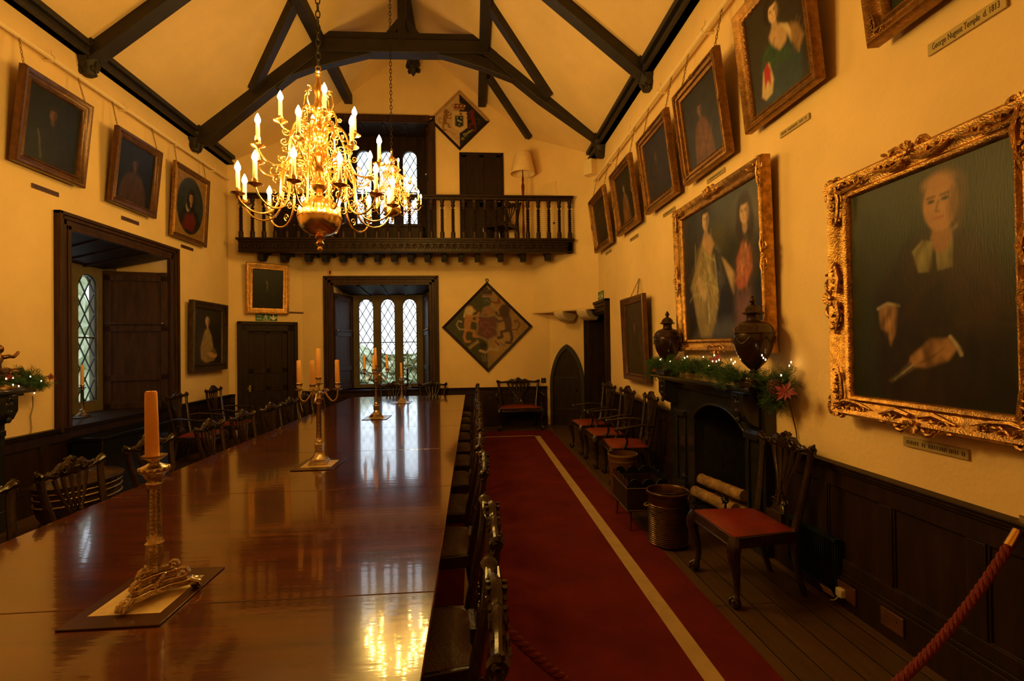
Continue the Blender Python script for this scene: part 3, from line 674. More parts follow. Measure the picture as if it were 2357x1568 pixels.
def wall_pic_mx(side, yc, z0, lean, H, xo=.06):
    """bottom centre on the wall, leaning out by lean at the top. side 1 right wall, -1 left wall"""
    if side > 0: return frame_mx((XR-xo, yc, z0), (0, -1, 0), (-lean/H, 0, 1))
    return frame_mx((XL+xo, yc, z0), (0, 1, 0), (lean/H, 0, 1))
def plate(label, mx, L, h, txt=None, mt='label'):
    r = thing('picture_label', label, 'picture label', mx=mx, group=None)
    mb = MB(); mb.box((0, -.006, 0), (L, .012, h)); mb.build('plate', mt, r, bevel=.002)
    if txt: text(txt, h*.72, 'ink', r, Matrix.Translation((0, -.0125, 0)), xs=L/(h*.72*len(txt)*.53))
    else:
        mb = MB(); rnd = random.Random(int(L*1000)+int(h*999)); x = -L*.44
        while x < L*.44:
            wd = rnd.uniform(.008, .014); mb.box((x+wd/2, -.0128, rnd.uniform(-.002, .002)), (wd*.45, .001, h*.38)); x += wd*(1 if rnd.random() > .2 else 2.2)
        mb.build('lettering', 'ink', r, smooth=0)
    return r
FL, FD = (.62, .38, .22), (.30, .15, .08)
def bust(seed, bg, coat, skin, hair, face=(.4, .68), h=.17, wig=1, cravat=None, turn=.4, asp=.83, n=110, oval=None, extra=None, wd=.3):
    P = Paint(int(n*asp), n, asp, seed=seed).fill(bg); x, y = face; cx = x
    P.ell(asp*.5, .55, .42, .55, tuple(c*1.5 for c in bg), soft=1.2, al=.5)
    P.poly([(cx-wd*1.15, 0), (cx-wd*1.05, .25), (cx-wd*.7, y-h*1.25), (cx-h*.35, y-h*.85), (cx+h*.35, y-h*.85), (cx+wd*.7, y-h*1.25), (cx+wd*1.05, .25), (cx+wd*1.15, 0)], coat, .02)
    P.folds(cx, .22, wd*.9, .24, [tuple(c*1.8 for c in coat), tuple(c*.4 for c in coat), tuple(c*1.3 for c in coat)], 34, 88, seed, .016, .4)
    if extra: extra(P)
    P.head(x, y, h, skin, hair, turn, wig)
    if cravat: P.ell(cx, y-h*.85, h*.22, h*.2, cravat, soft=.5); P.poly([(cx-h*.14, y-h*.95), (cx+h*.14, y-h*.95), (cx+h*.1, y-h*1.7), (cx-h*.08, y-h*1.75)], cravat, .012)
    if oval:
        e = 1-np.clip((np.sqrt(((P.U-asp/2)/(asp*.44))**2+((P.V-.5)/.455)**2)-1)/.012, 0, 1); bgc = P.C.copy(); P.C = bgc*e[..., None]+np.array(oval)*(1-e[..., None])
    P.dim = .62; return P.grain(.3)

# ---------- right wall upper row (far to near)
RW = [('A', 8.42, 1.00, 'smallest looking dark portrait of the right upper row, next to the gallery', bust(1, (.020, .018, .014), (.030, .022, .016), (.11, .07, .045), (.02, .014, .01), wig=1)),
      ('B', 7.055, .955, 'upper row portrait of a pale figure with orange dress, second from the gallery', bust(2, (.022, .020, .016), (.22, .10, .035), (.36, .24, .15), (.05, .03, .02), wig=0, wd=.16, h=.14, cravat=(.26, .20, .13))),
      ('C', 5.78, .955, 'upper row portrait almost blackened grey, between orange dress and brown robe portraits', bust(3, (.032, .030, .030), (.045, .035, .032), (.12, .08, .06), (.04, .03, .025))),
      ('D', 4.63, .92, 'upper row portrait of a figure in faded brown robe above the double portrait', bust(4, (.035, .034, .034), (.20, .09, .045), (.24, .14, .09), (.05, .035, .03), wig=0, wd=.2, h=.15))]
def railpt(x, z): return lambda y: (x, y, z)
for nm, yc, Wd, lab, P in RW:
    H = .945; mx = wall_pic_mx(1, yc, 3.345, .115, H)
    picture('framed_portrait', lab, 'painting', mx, Wd, H, P, 'gilt', 'gold_dull' if nm in 'AB' else 'gold_dull', 1.0, group=None, rococo=.035, chains=[(-Wd*.38, (XR-.09, yc+Wd*.38, 4.69)), (Wd*.38, (XR-.09, yc-Wd*.38, 4.69))])
# E: lady with green shawl
def ladyE():
    P = Paint(120, 150, .83, seed=5).fill((.035, .026, .018)); P.ell(.25, .7, .35, .35, (.06, .045, .03), soft=1.2, al=.7)
    P.ell(.40, .84, .11, .13, (.035, .022, .014), soft=.3)
    P.poly([(.20, .06), (.16, .30), (.26, .50), (.36, .58), (.52, .56), (.66, .44), (.74, .22), (.70, .0), (.3, 0)], (.035, .060, .075), .02)
    P.poly([(.34, .62), (.42, .70), (.50, .64), (.60, .55), (.56, .44), (.46, .40), (.36, .50)], (.62, .40, .22), .02)
    P.poly([(.50, .64), (.60, .58), (.66, .46), (.62, .40), (.58, .52)], (.72, .56, .34), .012)
    P.poly([(.64, .56), (.72, .50), (.78, .36), (.70, .26), (.62, .40)], (.32, .18, .08), .02)
    P.poly([(.22, .52), (.34, .56), (.46, .42), (.60, .36), (.58, .28), (.34, .34), (.16, .34)], (.035, .085, .040), .02)
    P.folds(.38, .40, .18, .12, [(.08, .14, .07), (.015, .03, .02), (.05, .09, .05)], 36, 40, 15, .012); P.folds(.5, .2, .2, .18, [(.03, .05, .07), (.06, .09, .11)], 30, 60, 16, .014); P.folds(.70, .40, .06, .12, [(.40, .24, .11), (.16, .09, .04)], 14, 60, 17, .01)
    P.poly([(.20, .36), (.30, .40), (.34, .22), (.30, .10), (.20, .08), (.14, .14)], (.70, .52, .30), .012); P.poly([(.21, .36), (.27, .42), (.31, .32), (.29, .18), (.25, .25), (.20, .18)], (.50, .03, .04), .01)
    P.head(.43, .80, .19, (.78, .52, .32), (.05, .03, .018), -.5, 0); P.dim = .75; return P.grain(.16)
mxE = wall_pic_mx(1, 3.47, 3.385, .10, .97)
picture('framed_portrait', 'bright portrait of a lady in green shawl above the fireplace end, dark gilt frame', 'painting', mxE, .86, .96, ladyE(), 'broad', 'gold_dull', .78, chains=[(-.33, (XR-.09, 3.80, 4.69))], beads=.026)
# F: top right corner picture
PF = bust(6, (.014, .022, .014), (.02, .02, .016), (.3, .2, .12), (.03, .02, .015))
picture('framed_portrait', 'dark portrait in heavily carved gilt frame high at the top right corner', 'painting', wall_pic_mx(1, 2.16, 3.33, .11, .95), .92, .95, PF, 'broad', 'gold_dull', 1.0, rococo=.065, beads=.03)
# G: two ladies
def twoG():
    P = Paint(190, 170, 1.12, seed=8).fill((.020, .020, .026))
    P.ell(.75, .95, .5, .4, (.085, .09, .11), soft=1.2, al=.8); P.ell(.62, .72, .14, .12, (.10, .085, .03), soft=1, al=.9); P.ell(.95, .62, .3, .2, (.03, .03, .02), soft=.8); P.ell(1.0, .8, .22, .12, (.16, .13, .11), soft=1.3, al=.7)
    P.poly([(.10, .0), (.30, .12), (.80, .14), (1.05, .0)], (.10, .10, .13), .05)
    # left lady in pale yellow satin
    P.poly([(.20, .14), (.14, .36), (.10, .42), (.20, .56), (.30, .72), (.36, .76), (.46, .76), (.56, .66), (.60, .50), (.56, .30), (.50, .14), (.42, .02), (.26, .02)], (.34, .26, .12), .02)
    P.poly([(.46, .74), (.60, .62), (.66, .44), (.56, .30), (.50, .50)], (.05, .05, .07), .02)
    YC = [(.60, .50, .28), (.12, .09, .04), (.45, .36, .18), (.20, .15, .07), (.70, .60, .38)]
    P.folds(.26, .46, .12, .20, YC, 46, 62, 3); P.folds(.42, .45, .11, .26, YC, 46, 110, 4); P.folds(.34, .20, .14, .12, [(.10, .10, .12), (.22, .18, .12)], 20, 90, 5); P.folds(.56, .56, .08, .16, [(.02, .02, .03), (.14, .14, .18)], 18, 110, 6)
    P.poly([(.36, .80), (.40, .80), (.46, .78), (.52, .70), (.45, .62), (.38, .68), (.33, .74)], (.55, .34, .20), .015)
    P.poly([(.20, .46), (.27, .50), (.37, .34), (.34, .28), (.30, .32)], (.60, .42, .26), .012)
    P.poly([(.62, .58), (.66, .56), (.84, .40), (.82, .32), (.76, .30), (.70, .42)], (.55, .38, .22), .012)
    P.head(.40, .90, .15, (.62, .42, .28), (.03, .02, .015), .4, 0)
    # right lady in coral
    P.poly([(.74, .12), (.76, .34), (.80, .52), (.90, .66), (1.02, .66), (1.06, .48), (1.00, .32), (1.02, .10)], (.07, .045, .035), .03)
    P.poly([(.80, .36), (.82, .54), (.90, .64), (.99, .58), (1.00, .44), (.92, .34), (.84, .32)], (.46, .13, .07), .015)
    P.folds(.90, .48, .08, .13, [(.72, .30, .17), (.18, .035, .02), (.55, .18, .10), (.80, .42, .26)], 42, 80, 7, .010); P.folds(.90, .18, .12, .12, [(.30, .16, .18), (.08, .04, .06), (.40, .24, .24)], 26, 80, 8); P.folds(.96, .58, .1, .08, [(.10, .06, .04), (.03, .02, .02)], 16, 60, 9)
    P.poly([(.78, .04), (.80, .26), (.94, .30), (1.00, .04)], (.20, .10, .12), .04)
    P.head(.93, .82, .15, (.64, .40, .26), (.035, .02, .014), -.5, 1)
    P.dim = .72; return P.grain(.2)
mxG = frame_mx((XR-.03, 4.50, 1.60), (0, -1, 0), (-.035/1.55, 0, 1))
picture('framed_painting', 'large gilt framed double portrait of two ladies above the mantelpiece', 'painting', mxG, 1.70, 1.53, twoG(), 'broad', 'gold', 1.0, rococo=.10, beads=.028)
# H: clergyman
def clergyH():
    P = Paint(220, 270, .80, seed=9).fill((.022, .026, .014)); P.ell(.4, .7, .5, .5, (.034, .038, .02), soft=1.3, al=.6)
    P.poly([(.18, .0), (.16, .30), (.14, .50), (.30, .66), (.36, .74), (.56, .74), (.68, .62), (.78, .40), (.80, 0)], (.020, .014, .009), .03)
    P.poly([(.54, .70), (.70, .60), (.78, .40), (.70, .30), (.58, .34), (.54, .5)], (.045, .022, .010), .05)
    P.poly([(.34, .30), (.30, .66), (.38, .70), (.44, .30)], (.032, .018, .010), .03); P.stroke([(.56, .70), (.52, .40), (.60, .30)], .02, (.05, .026, .012), .02, .8)
    P.stroke([(.45, .30), (.62, .34), (.80, .32)], .012, (.05, .03, .015), .02, .8); P.ell(.38, .12, .22, .14, (.03, .018, .01), soft=.6)
    P.poly([(.17, .42), (.19, .44), (.26, .44), (.28, .41), (.26, .30), (.235, .25), (.22, .31), (.18, .33)], (.50, .27, .12), .008)
    for q in range(3): P.stroke([(.195+.022*q, .39), (.205+.020*q, .29)], .004, (.20, .09, .04), .005, .8)
    P.stroke([(.165, .425), (.22, .445), (.285, .43)], .014, (.55, .45, .30), .006)
    P.poly([(.52, .28), (.44, .28), (.34, .20), (.33, .16), (.42, .155), (.52, .19), (.56, .24)], (.52, .28, .12), .008)
    for q in range(3): P.stroke([(.36+.03*q, .165+.008*q), (.46+.02*q, .21+.015*q)], .004, (.22, .1, .04), .005, .8)
    P.stroke([(.53, .285), (.565, .24), (.575, .215)], .016, (.55, .47, .34), .006); P.poly([(.22, .09), (.24, .08), (.36, .15), (.34, .18)], (.12, .09, .05), .006); P.stroke([(.25, .095), (.35, .165)], .006, (.5, .42, .28), .004)
    P.poly([(.36, .66), (.41, .70), (.47, .685), (.44, .56), (.39, .565)], (.30, .26, .12), .004)
    P.poly([(.47, .685), (.53, .71), (.55, .72), (.55, .565), (.48, .56)], (.30, .26, .12), .004); P.stroke([(.46, .68), (.455, .565)], .005, (.12, .1, .05), .004)
    P.poly([(.45, .70), (.50, .73), (.58, .76), (.57, .72), (.52, .70)], (.5, .44, .28), .006)
    P.folds(.42, .40, .26, .34, [(.045, .026, .012), (.012, .010, .006), (.03, .022, .012), (.05, .024, .010)], 70, 80, 13, .022, .35); P.ell(.535, .83, .075, .115, (.06, .032, .018), soft=.25); P.head(.50, .835, .225, (.46, .23, .10), (.10, .055, .03), -.7, 0)
    P.ell(.49, .925, .065, .035, (.42, .21, .095), soft=.8); P.dim = .8; return P.grain(.14)
mxH = frame_mx((XR-.06, 2.375, 1.235), (0, -1, 0), (0, 0, 1))
picture('framed_painting', 'large portrait of seated clergyman with white neck bands in carved gilt frame', 'painting', mxH, 1.17, 1.43, clergyH(), 'broad', 'gold', 1.0, rococo=.125, beads=.03)
# I: small dark picture by the door, hung on a hook by a chain
mxI = frame_mx((XR-.06, 6.83, 1.17), (0, -1, 0), (-.04/1.18, 0, 1))
PI_ = bust(12, (.055, .035, .018), (.04, .028, .02), (.22, .14, .09), (.04, .03, .02), asp=.8, h=.12, wd=.2)
picture('framed_portrait', 'narrow looking brown portrait on a small chain between doorway and fireplace', 'painting', mxI, .97, 1.18, PI_, 'plain', 'frame_brown', 1.0, chains=[(-.16, (XR-.02, 6.83, 2.60)), (.16, (XR-.02, 6.83, 2.60))])
# ---------- left wall
def coatJ(P): P.stroke([(.28, .05), (.24, .30), (.20, .42)], .02, (.16, .15, .13), .02, .8)
picture('framed_portrait', 'nearest portrait high on the left wall, man in blackened coat', 'painting', wall_pic_mx(-1, 5.73, 3.59, .10, .97), .90, .97, bust(21, (.014, .015, .010), (.020, .018, .014), (.17, .085, .045), (.035, .02, .014), extra=coatJ, face=(.42, .7), wig=0, asp=.9), 'plain', 'frame_brown', 1.15, chains=[(-.4, (XL+.09, 5.36, 4.86)), (.4, (XL+.09, 6.11, 4.86))])
picture('framed_portrait', 'middle one of three left wall portraits, shadowy figure in yellow brown', 'painting', wall_pic_mx(-1, 7.05, 3.57, .10, .96), .90, .96, bust(22, (.013, .014, .011), (.075, .038, .012), (.13, .065, .035), (.03, .018, .012), face=(.42, .66), asp=.9, wig=0), 'plain', 'frame_brown', 1.05, chains=[(-.4, (XL+.09, 6.66, 4.86)), (.4, (XL+.09, 7.44, 4.86))])
def redL(P): P.poly([(.22, .12), (.28, .34), (.50, .40), (.60, .28), (.52, .1)], (.16, .022, .012), .02); P.ell(.35, .47, .05, .07, (.55, .48, .38), soft=.4)
picture('framed_portrait', 'portrait of long haired man in painted oval, gilt corners, left wall', 'painting', wall_pic_mx(-1, 8.39, 3.43, .065, 1.14), .99, 1.14, bust(23, (.030, .040, .050), (.025, .022, .02), (.50, .27, .15), (.02, .014, .01), face=(.43, .63), h=.16, wig=1, asp=.84, oval=(.40, .22, .07), extra=redL, turn=-.4), 'plain', 'gold_dull', .8, chains=[(-.42, (XL+.09, 7.98, 4.86)), (.42, (XL+.09, 8.80, 4.86))])
def oldM():
    P = Paint(110, 130, .95, seed=24).fill((.022, .018, .010)); P.ell(.3, .3, .2, .3, (.05, .035, .015), soft=1)
    P.poly([(.24, .10), (.22, .30), (.30, .48), (.36, .62), (.50, .64), (.60, .50), (.66, .30), (.78, .20), (.70, .06), (.4, .02)], (.30, .20, .075), .02)
    P.folds(.42, .36, .13, .22, [(.46, .34, .14), (.10, .065, .025), (.36, .25, .10), (.20, .13, .05)], 50, 70, 11, .013); P.poly([(.44, .12), (.66, .30), (.80, .20), (.70, .06)], (.022, .016, .009), .05, .6)
    P.ell(.60, .16, .12, .05, (.48, .28, .13), -8, .4); P.ell(.74, .14, .06, .03, (.45, .26, .12), 20, .4); P.head(.45, .76, .16, (.45, .27, .15), (.32, .25, .16), .5, 0); return P.grain(.2)
picture('framed_portrait', 'old man in yellow robe in blackened carved frame above the armchairs', 'painting', wall_pic_mx(-1, 8.94, 1.33, .018, 1.17), 1.13, 1.17, oldM(), 'broad', 'frame_dark', 1.0, rococo=.05)
# N on the left canted wall
A = Vector((XL, CLY[0], 0)); B = Vector((CLY[1], YE, 0)); uC = (B-A).normalized(); nC = Vector((uC.y, -uC.x, 0))
def cantL(px, py, off=0):
    d = Vector(_ray(px, py)); o = Vector(CAM); P0 = A+nC*off; t = (P0-o).dot(nC)/d.dot(nC); return o+d*t
bl, br, tl, tr = cantL(565, 722, .05), cantL(664, 724, .05), cantL(565, 603, .09), cantL(663, 612, .09)
Wn = (br-bl).length; Hn = ((tl.z-bl.z)+(tr.z-br.z))/2; bc = (bl+br)/2
mxN = frame_mx((bc.x, bc.y, bc.z), uC, Vector((0, 0, 1))+nC*.10)
picture('framed_portrait', 'small dark portrait in bright gilt frame over the fire exit door', 'painting', mxN, Wn, Hn, bust(25, (.014, .015, .009), (.018, .016, .012), (.15, .10, .07), (.03, .02, .015), face=(.43, .66), h=.13, cravat=(.12, .12, .11), asp=.9, wig=0), 'gilt', 'gold', 1.05)
# nameplates
for (y, z, L, lab) in ((8.42, 3.275, .36, 'small dark label below the farthest upper row portrait'), (7.06, 3.225, .36, 'small dark label below the orange dress portrait'), (5.77, 3.25, .35, 'small brown label below the grey blackened portrait'), (4.62, 3.29, .35, 'narrow brass label below the brown robe portrait'), (3.44, 3.25, .33, 'brass label below the lady in green shawl')):
    plate(lab, frame_mx((XR-.002, y, z), (0, -1, 0), (0, 0, 1)), L, .045)
plate('long gilt label reading George Nugent Temple, upper right', frame_mx((XR-.002, 2.18, 3.165), (0, -1, 0), (0, 0, 1)), .38, .062, 'George Nugent Temple  d. 1813')
plate('brass label screwed below the clergyman portrait', frame_mx((XR-.002, 2.39, 1.13), (0, -1, 0), (0, 0, 1)), .36, .052)
for (y, z, lab) in ((5.775, 3.44, 'brown label below the nearest left wall portrait'), (7.12, 3.447, 'brown label below the middle left wall portrait'), (8.47, 3.345, 'brown label below the painted oval portrait')):
    plate(lab, frame_mx((XL+.002, y, z), (0, 1, 0), (0, 0, 1)), .34, .05, mt='frame_brown')
pc = cantL(681, 720, .0); plate('thin brown label to the right of the gilt portrait over exit door', frame_mx(tuple(pc+nC*.001), uC, (0, 0, 1)), .30, .035, mt='frame_brown')

# ---------- hatchments
def diamond_paint(n, seed):
    """coordinates of the painted lozenge: local square x,z -> lozenge axes X,Y in -1..1 (half diagonal 1)"""
    b, a = np.meshgrid(np.linspace(-.5, .5, n+1), np.linspace(-.5, .5, n+1), indexing='ij')
    # root is turned 45 degrees: world X=(a+b)... with rotation +45 about view axis
    X = (a-b); Y = (a+b)
    return Paint(n, n, 1, U=X, V=Y, seed=seed)
def lion(P, x, y, s, c, face=1, alt=None):
    """rampant beast, facing +x if face=1"""
    f = lambda pts: [(x+face*px*s, y+py*s) for px, py in pts]
    P.poly(f([(-.06, .30), (.10, .34), (.12, .18), (.06, .02), (.04, -.20), (-.12, -.22), (-.14, .0), (-.12, .18)]), c, .012)
    P.ell(x+face*.03*s, y+.42*s, .13*s, .14*s, c, soft=.3); P.ell(x+face*.15*s, y+.40*s, .07*s, .05*s, c, soft=.3)
    P.stroke(f([(.08, .24), (.24, .26), (.30, .34)]), .06*s, c); P.stroke(f([(.08, .12), (.24, .08), (.28, .14)]), .06*s, c)
    P.stroke(f([(.0, -.16), (.16, -.20), (.14, -.34), (.24, -.36)]), .08*s, c); P.stroke(f([(-.10, -.18), (-.14, -.36), (-.10, -.50), (.02, -.50)]), .08*s, c)
    P.stroke(f([(-.12, -.14), (-.28, -.14), (-.36, .0), (-.30, .12), (-.22, .08)]), .035*s, alt or c); P.ell(x-face*.23*s, y+.09*s, .04*s, .03*s, alt or c)
def small_hatch():
    P = diamond_paint(150, 31); P.fill((.50, .33, .19)); P.poly([(0, -1.2), (1.2, -1.2), (1.2, 1.2), (0, 1.2)], (.018, .014, .008), .004)
    brn = (.24, .11, .035); gold = (.42, .24, .09); P.poly([(-.28, .32), (.28, .32), (.28, -.26), (.10, -.40), (0, -.46), (-.12, -.38), (-.28, -.26)], (.58, .40, .22), .01); P.stroke([(-.28, .32), (-.28, -.26), (0, -.46)], .012, gold)
    lion(P, -.50, .0, .72, brn, 1); lion(P, .48, .0, .72, (.13, .02, .015), -1, (.06, .05, .04))
    P.poly([(-.17, .18), (.15, .18), (.15, -.20), (0, -.27), (-.17, -.20)], (.20, .13, .05), .008); P.poly([(-.14, .15), (.12, .15), (.12, -.18), (0, -.235), (-.14, -.18)], (.022, .030, .014), .008)
    for a, b in ((-.08, .10), (.06, .09), (-.01, -.15)): P.ell(a, b, .02, .02, (.6, .5, .35))
    P.poly([(-.09, .04), (.08, -.04), (.08, -.08), (-.08, -.02)], (.5, .42, .28), .008); P.ell(.05, .24, .05, .06, brn)
    P.poly([(-.20, .38), (.18, .38), (.18, .44), (.24, .56), (.10, .62), (0, .60), (-.12, .62), (-.27, .56), (-.20, .44)], (.20, .06, .025), .01); P.stroke([(-.19, .42), (.17, .42)], .03, gold)
    for q in range(4): P.ell(-.20+.13*q, .53, .03, .03, (.62, .5, .36)); 
    P.ell(0, .64, .04, .04, gold)
    for sx in (-1, 1):
        c = gold if sx < 0 else (.30, .25, .16)
        for (cx, cy, r) in ((.20, -.55, .07), (.10, -.68, .06), (.34, -.42, .05)):
            pts = [(sx*(cx+r*(1-t*.8)*math.cos(7*t)), cy+r*(1-t*.8)*math.sin(7*t)) for t in [i/14 for i in range(15)]]; P.stroke(pts, .022, c if sx < 0 else c)
        P.stroke([(sx*.46, -.34), (sx*.30, -.46), (sx*.14, -.50)], .04, c)
    return P.grain(.12)
def big_hatch():
    P = diamond_paint(180, 32); P.fill((.26, .15, .055)); P.poly([(-1.2, -1.2), (0, -1.2), (0, 1.2), (-1.2, 1.2)], (.050, .045, .020), .02)
    P.ell(.35, -.3, .3, .35, (.36, .22, .085), soft=1, al=.7); red = (.17, .055, .035); dark = (.055, .03, .022)
    P.poly([(-.28, .20), (-.22, .30), (0, .26), (.22, .30), (.27, .20), (.25, -.06), (.28, -.22), (.10, -.30), (0, -.36), (-.10, -.30), (-.30, -.22), (-.25, 0)], (.20, .13, .09), .012)
    P.poly([(-.23, .18), (-.18, .25), (0, .22), (.18, .25), (.22, .18), (.20, -.06), (.22, -.19), (.06, -.26), (0, -.30), (-.06, -.26), (-.24, -.18), (-.20, 0)], (.12, .045, .045), .012)
    for cx, cy, r in ((-.06, .05, .10), (.08, -.05, .10), (-.02, -.14, .07)): P.stroke([(cx+r*math.cos(t), cy+.6*r*math.sin(t)) for t in [i*.5 for i in range(10)]], .02, (.20, .08, .06))
    P.poly([(-.16, .30), (-.10, .46), (.02, .50), (.14, .44), (.16, .32), (0, .28)], (.24, .12, .07), .02); P.ell(0, .60, .09, .11, (.05, .055, .04), soft=.3); P.stroke([(-.05, .60), (0, .64), (.04, .58)], .02, (.12, .12, .08))
    P.poly([(-.10, .70), (.10, .70), (.12, .80), (.14, .88), (-.14, .88), (-.12, .80)], dark, .015); P.stroke([(-.10, .72), (.09, .72)], .04, (.26, .14, .10)); P.stroke([(-.11, .76), (.11, .76)], .02, (.20, .11, .08)); P.ell(0, .90, .03, .03, dark)
    P.stroke([(.10, .60), (.20, .56), (.28, .60), (.27, .68)], .05, red); P.ell(.27, .58, .05, .04, red)
    lion(P, -.44, .06, .80, (.34, .15, .055), 1, (.32, .28, .18)); P.ell(-.42, .38, .09, .10, (.46, .34, .17), soft=.5); P.stroke([(-.50, .40), (-.54, .25)], .05, (.42, .32, .16), .03)
    lion(P, .46, .05, .86, (.085, .045, .04), -1, (.12, .05, .03)); P.ell(.40, .36, .12, .16, (.06, .03, .025), soft=.4)
    rb = (.38, .26, .15)
    P.poly([(-.46, -.46), (-.24, -.30), (-.20, -.36), (-.42, -.52)], rb, .01); P.poly([(.22, -.34), (.50, -.42), (.50, -.50), (.20, -.42)], rb, .01); P.stroke([(-.18, -.56), (-.05, -.60), (.06, -.52), (.22, -.54), (.26, -.44)], .06, rb, .01); P.stroke([(.26, -.44), (.18, -.34)], .04, (.16, .06, .03))
    P.ell(-.10, -.44, .09, .07, (.02, .02, .012), soft=.5)
    for q in range(4): P.stroke([(-.14+.07*q, -.66), (-.10+.05*q, -.80)], .03, (.22, .16, .11), .02, .7)
    return P.grain(.2)
def hatchment(label, c, half, P, fmt, fw, txt=False, two=False):
    c = Vector(c); side = half*math.sqrt(2)
    mx = frame_mx(tuple(c), (1, 0, 0), (0, 0, 1)) @ Matrix.Rotation(-PI/4, 4, 'Y') @ Matrix.Translation((0, 0, -side/2))
    root = thing('hatchment', label, 'heraldic panel', mx=mx)
    for k in range(4):      # four mitred bars; the small one has two light bars on its right side
        mb = MB(); ang = k*PI/2; mb.M = Matrix.Translation((0, 0, side/2)) @ Matrix.Rotation(ang, 4, 'Y')
        h = side/2; t = .04
        mb.add([(-h, 0, -h), (h, 0, -h), (h-fw, 0, -h+fw), (-h+fw, 0, -h+fw), (-h, -t, -h), (h, -t, -h), (h-fw, -t*.6, -h+fw), (-h+fw, -t*.6, -h+fw)], [(0,1,2,3), (4,5,6,7), (0,1,5,4), (2,3,7,6), (1,2,6,5), (0,3,7,4)])
        o = mb.build('frame_bar', (('stripe_wood' if k in (2, 3) else fmt) if two else fmt), root, bevel=.004)
        if two and k in (2, 3): o['label'] = 'pale painted frame bar'
    paint_mesh(P, side-1.6*fw, side-1.6*fw, root, 'board', y=-.02, z0=.8*fw)
    mb = MB(); mb.b2((-side/2+.01, -.015, .01), (side/2-.01, .0, side-.01)); mb.build('backing', 'oak_deep', root, smooth=0)
    if txt:
        base = Matrix.Translation((0, -.024, side/2)) @ Matrix.Rotation(PI/4, 4, 'Y')
        for s, x, z, a in (('FORTI', -.33, -.41, .60), ('FIDELI', .36, -.425, -.26), ('ET', -.02, -.575, .3)):
            text(s, half*.085, 'ink', root, base @ Matrix.Translation((x*half*.93, 0, z*half*.93)) @ Matrix.Rotation(-a, 4, 'Y'))
        mb = MB(); mb.M = base; mb.tube([(.03*math.cos(t), 0, half+.03+.03*math.sin(t)) for t in [i*PI/4 for i in range(8)]], .008, 6, closed=True); mb.build('hanging_ring', 'iron', root)
    return root
M['stripe_wood'] = mat('pale painted wood', (.40, .22, .09), .6, var=.25, vscale=9)
hatchment('large lozenge coat of arms panel on lower end wall', (.317, YE-.005, 2.09), .955, big_hatch(), 'oak_deep', .055, True)
hatchment('small lozenge coat of arms panel high beside the gallery door', (-.215, YE-.005, 6.45), .635, small_hatch(), 'oak_deep', .05, False, True)
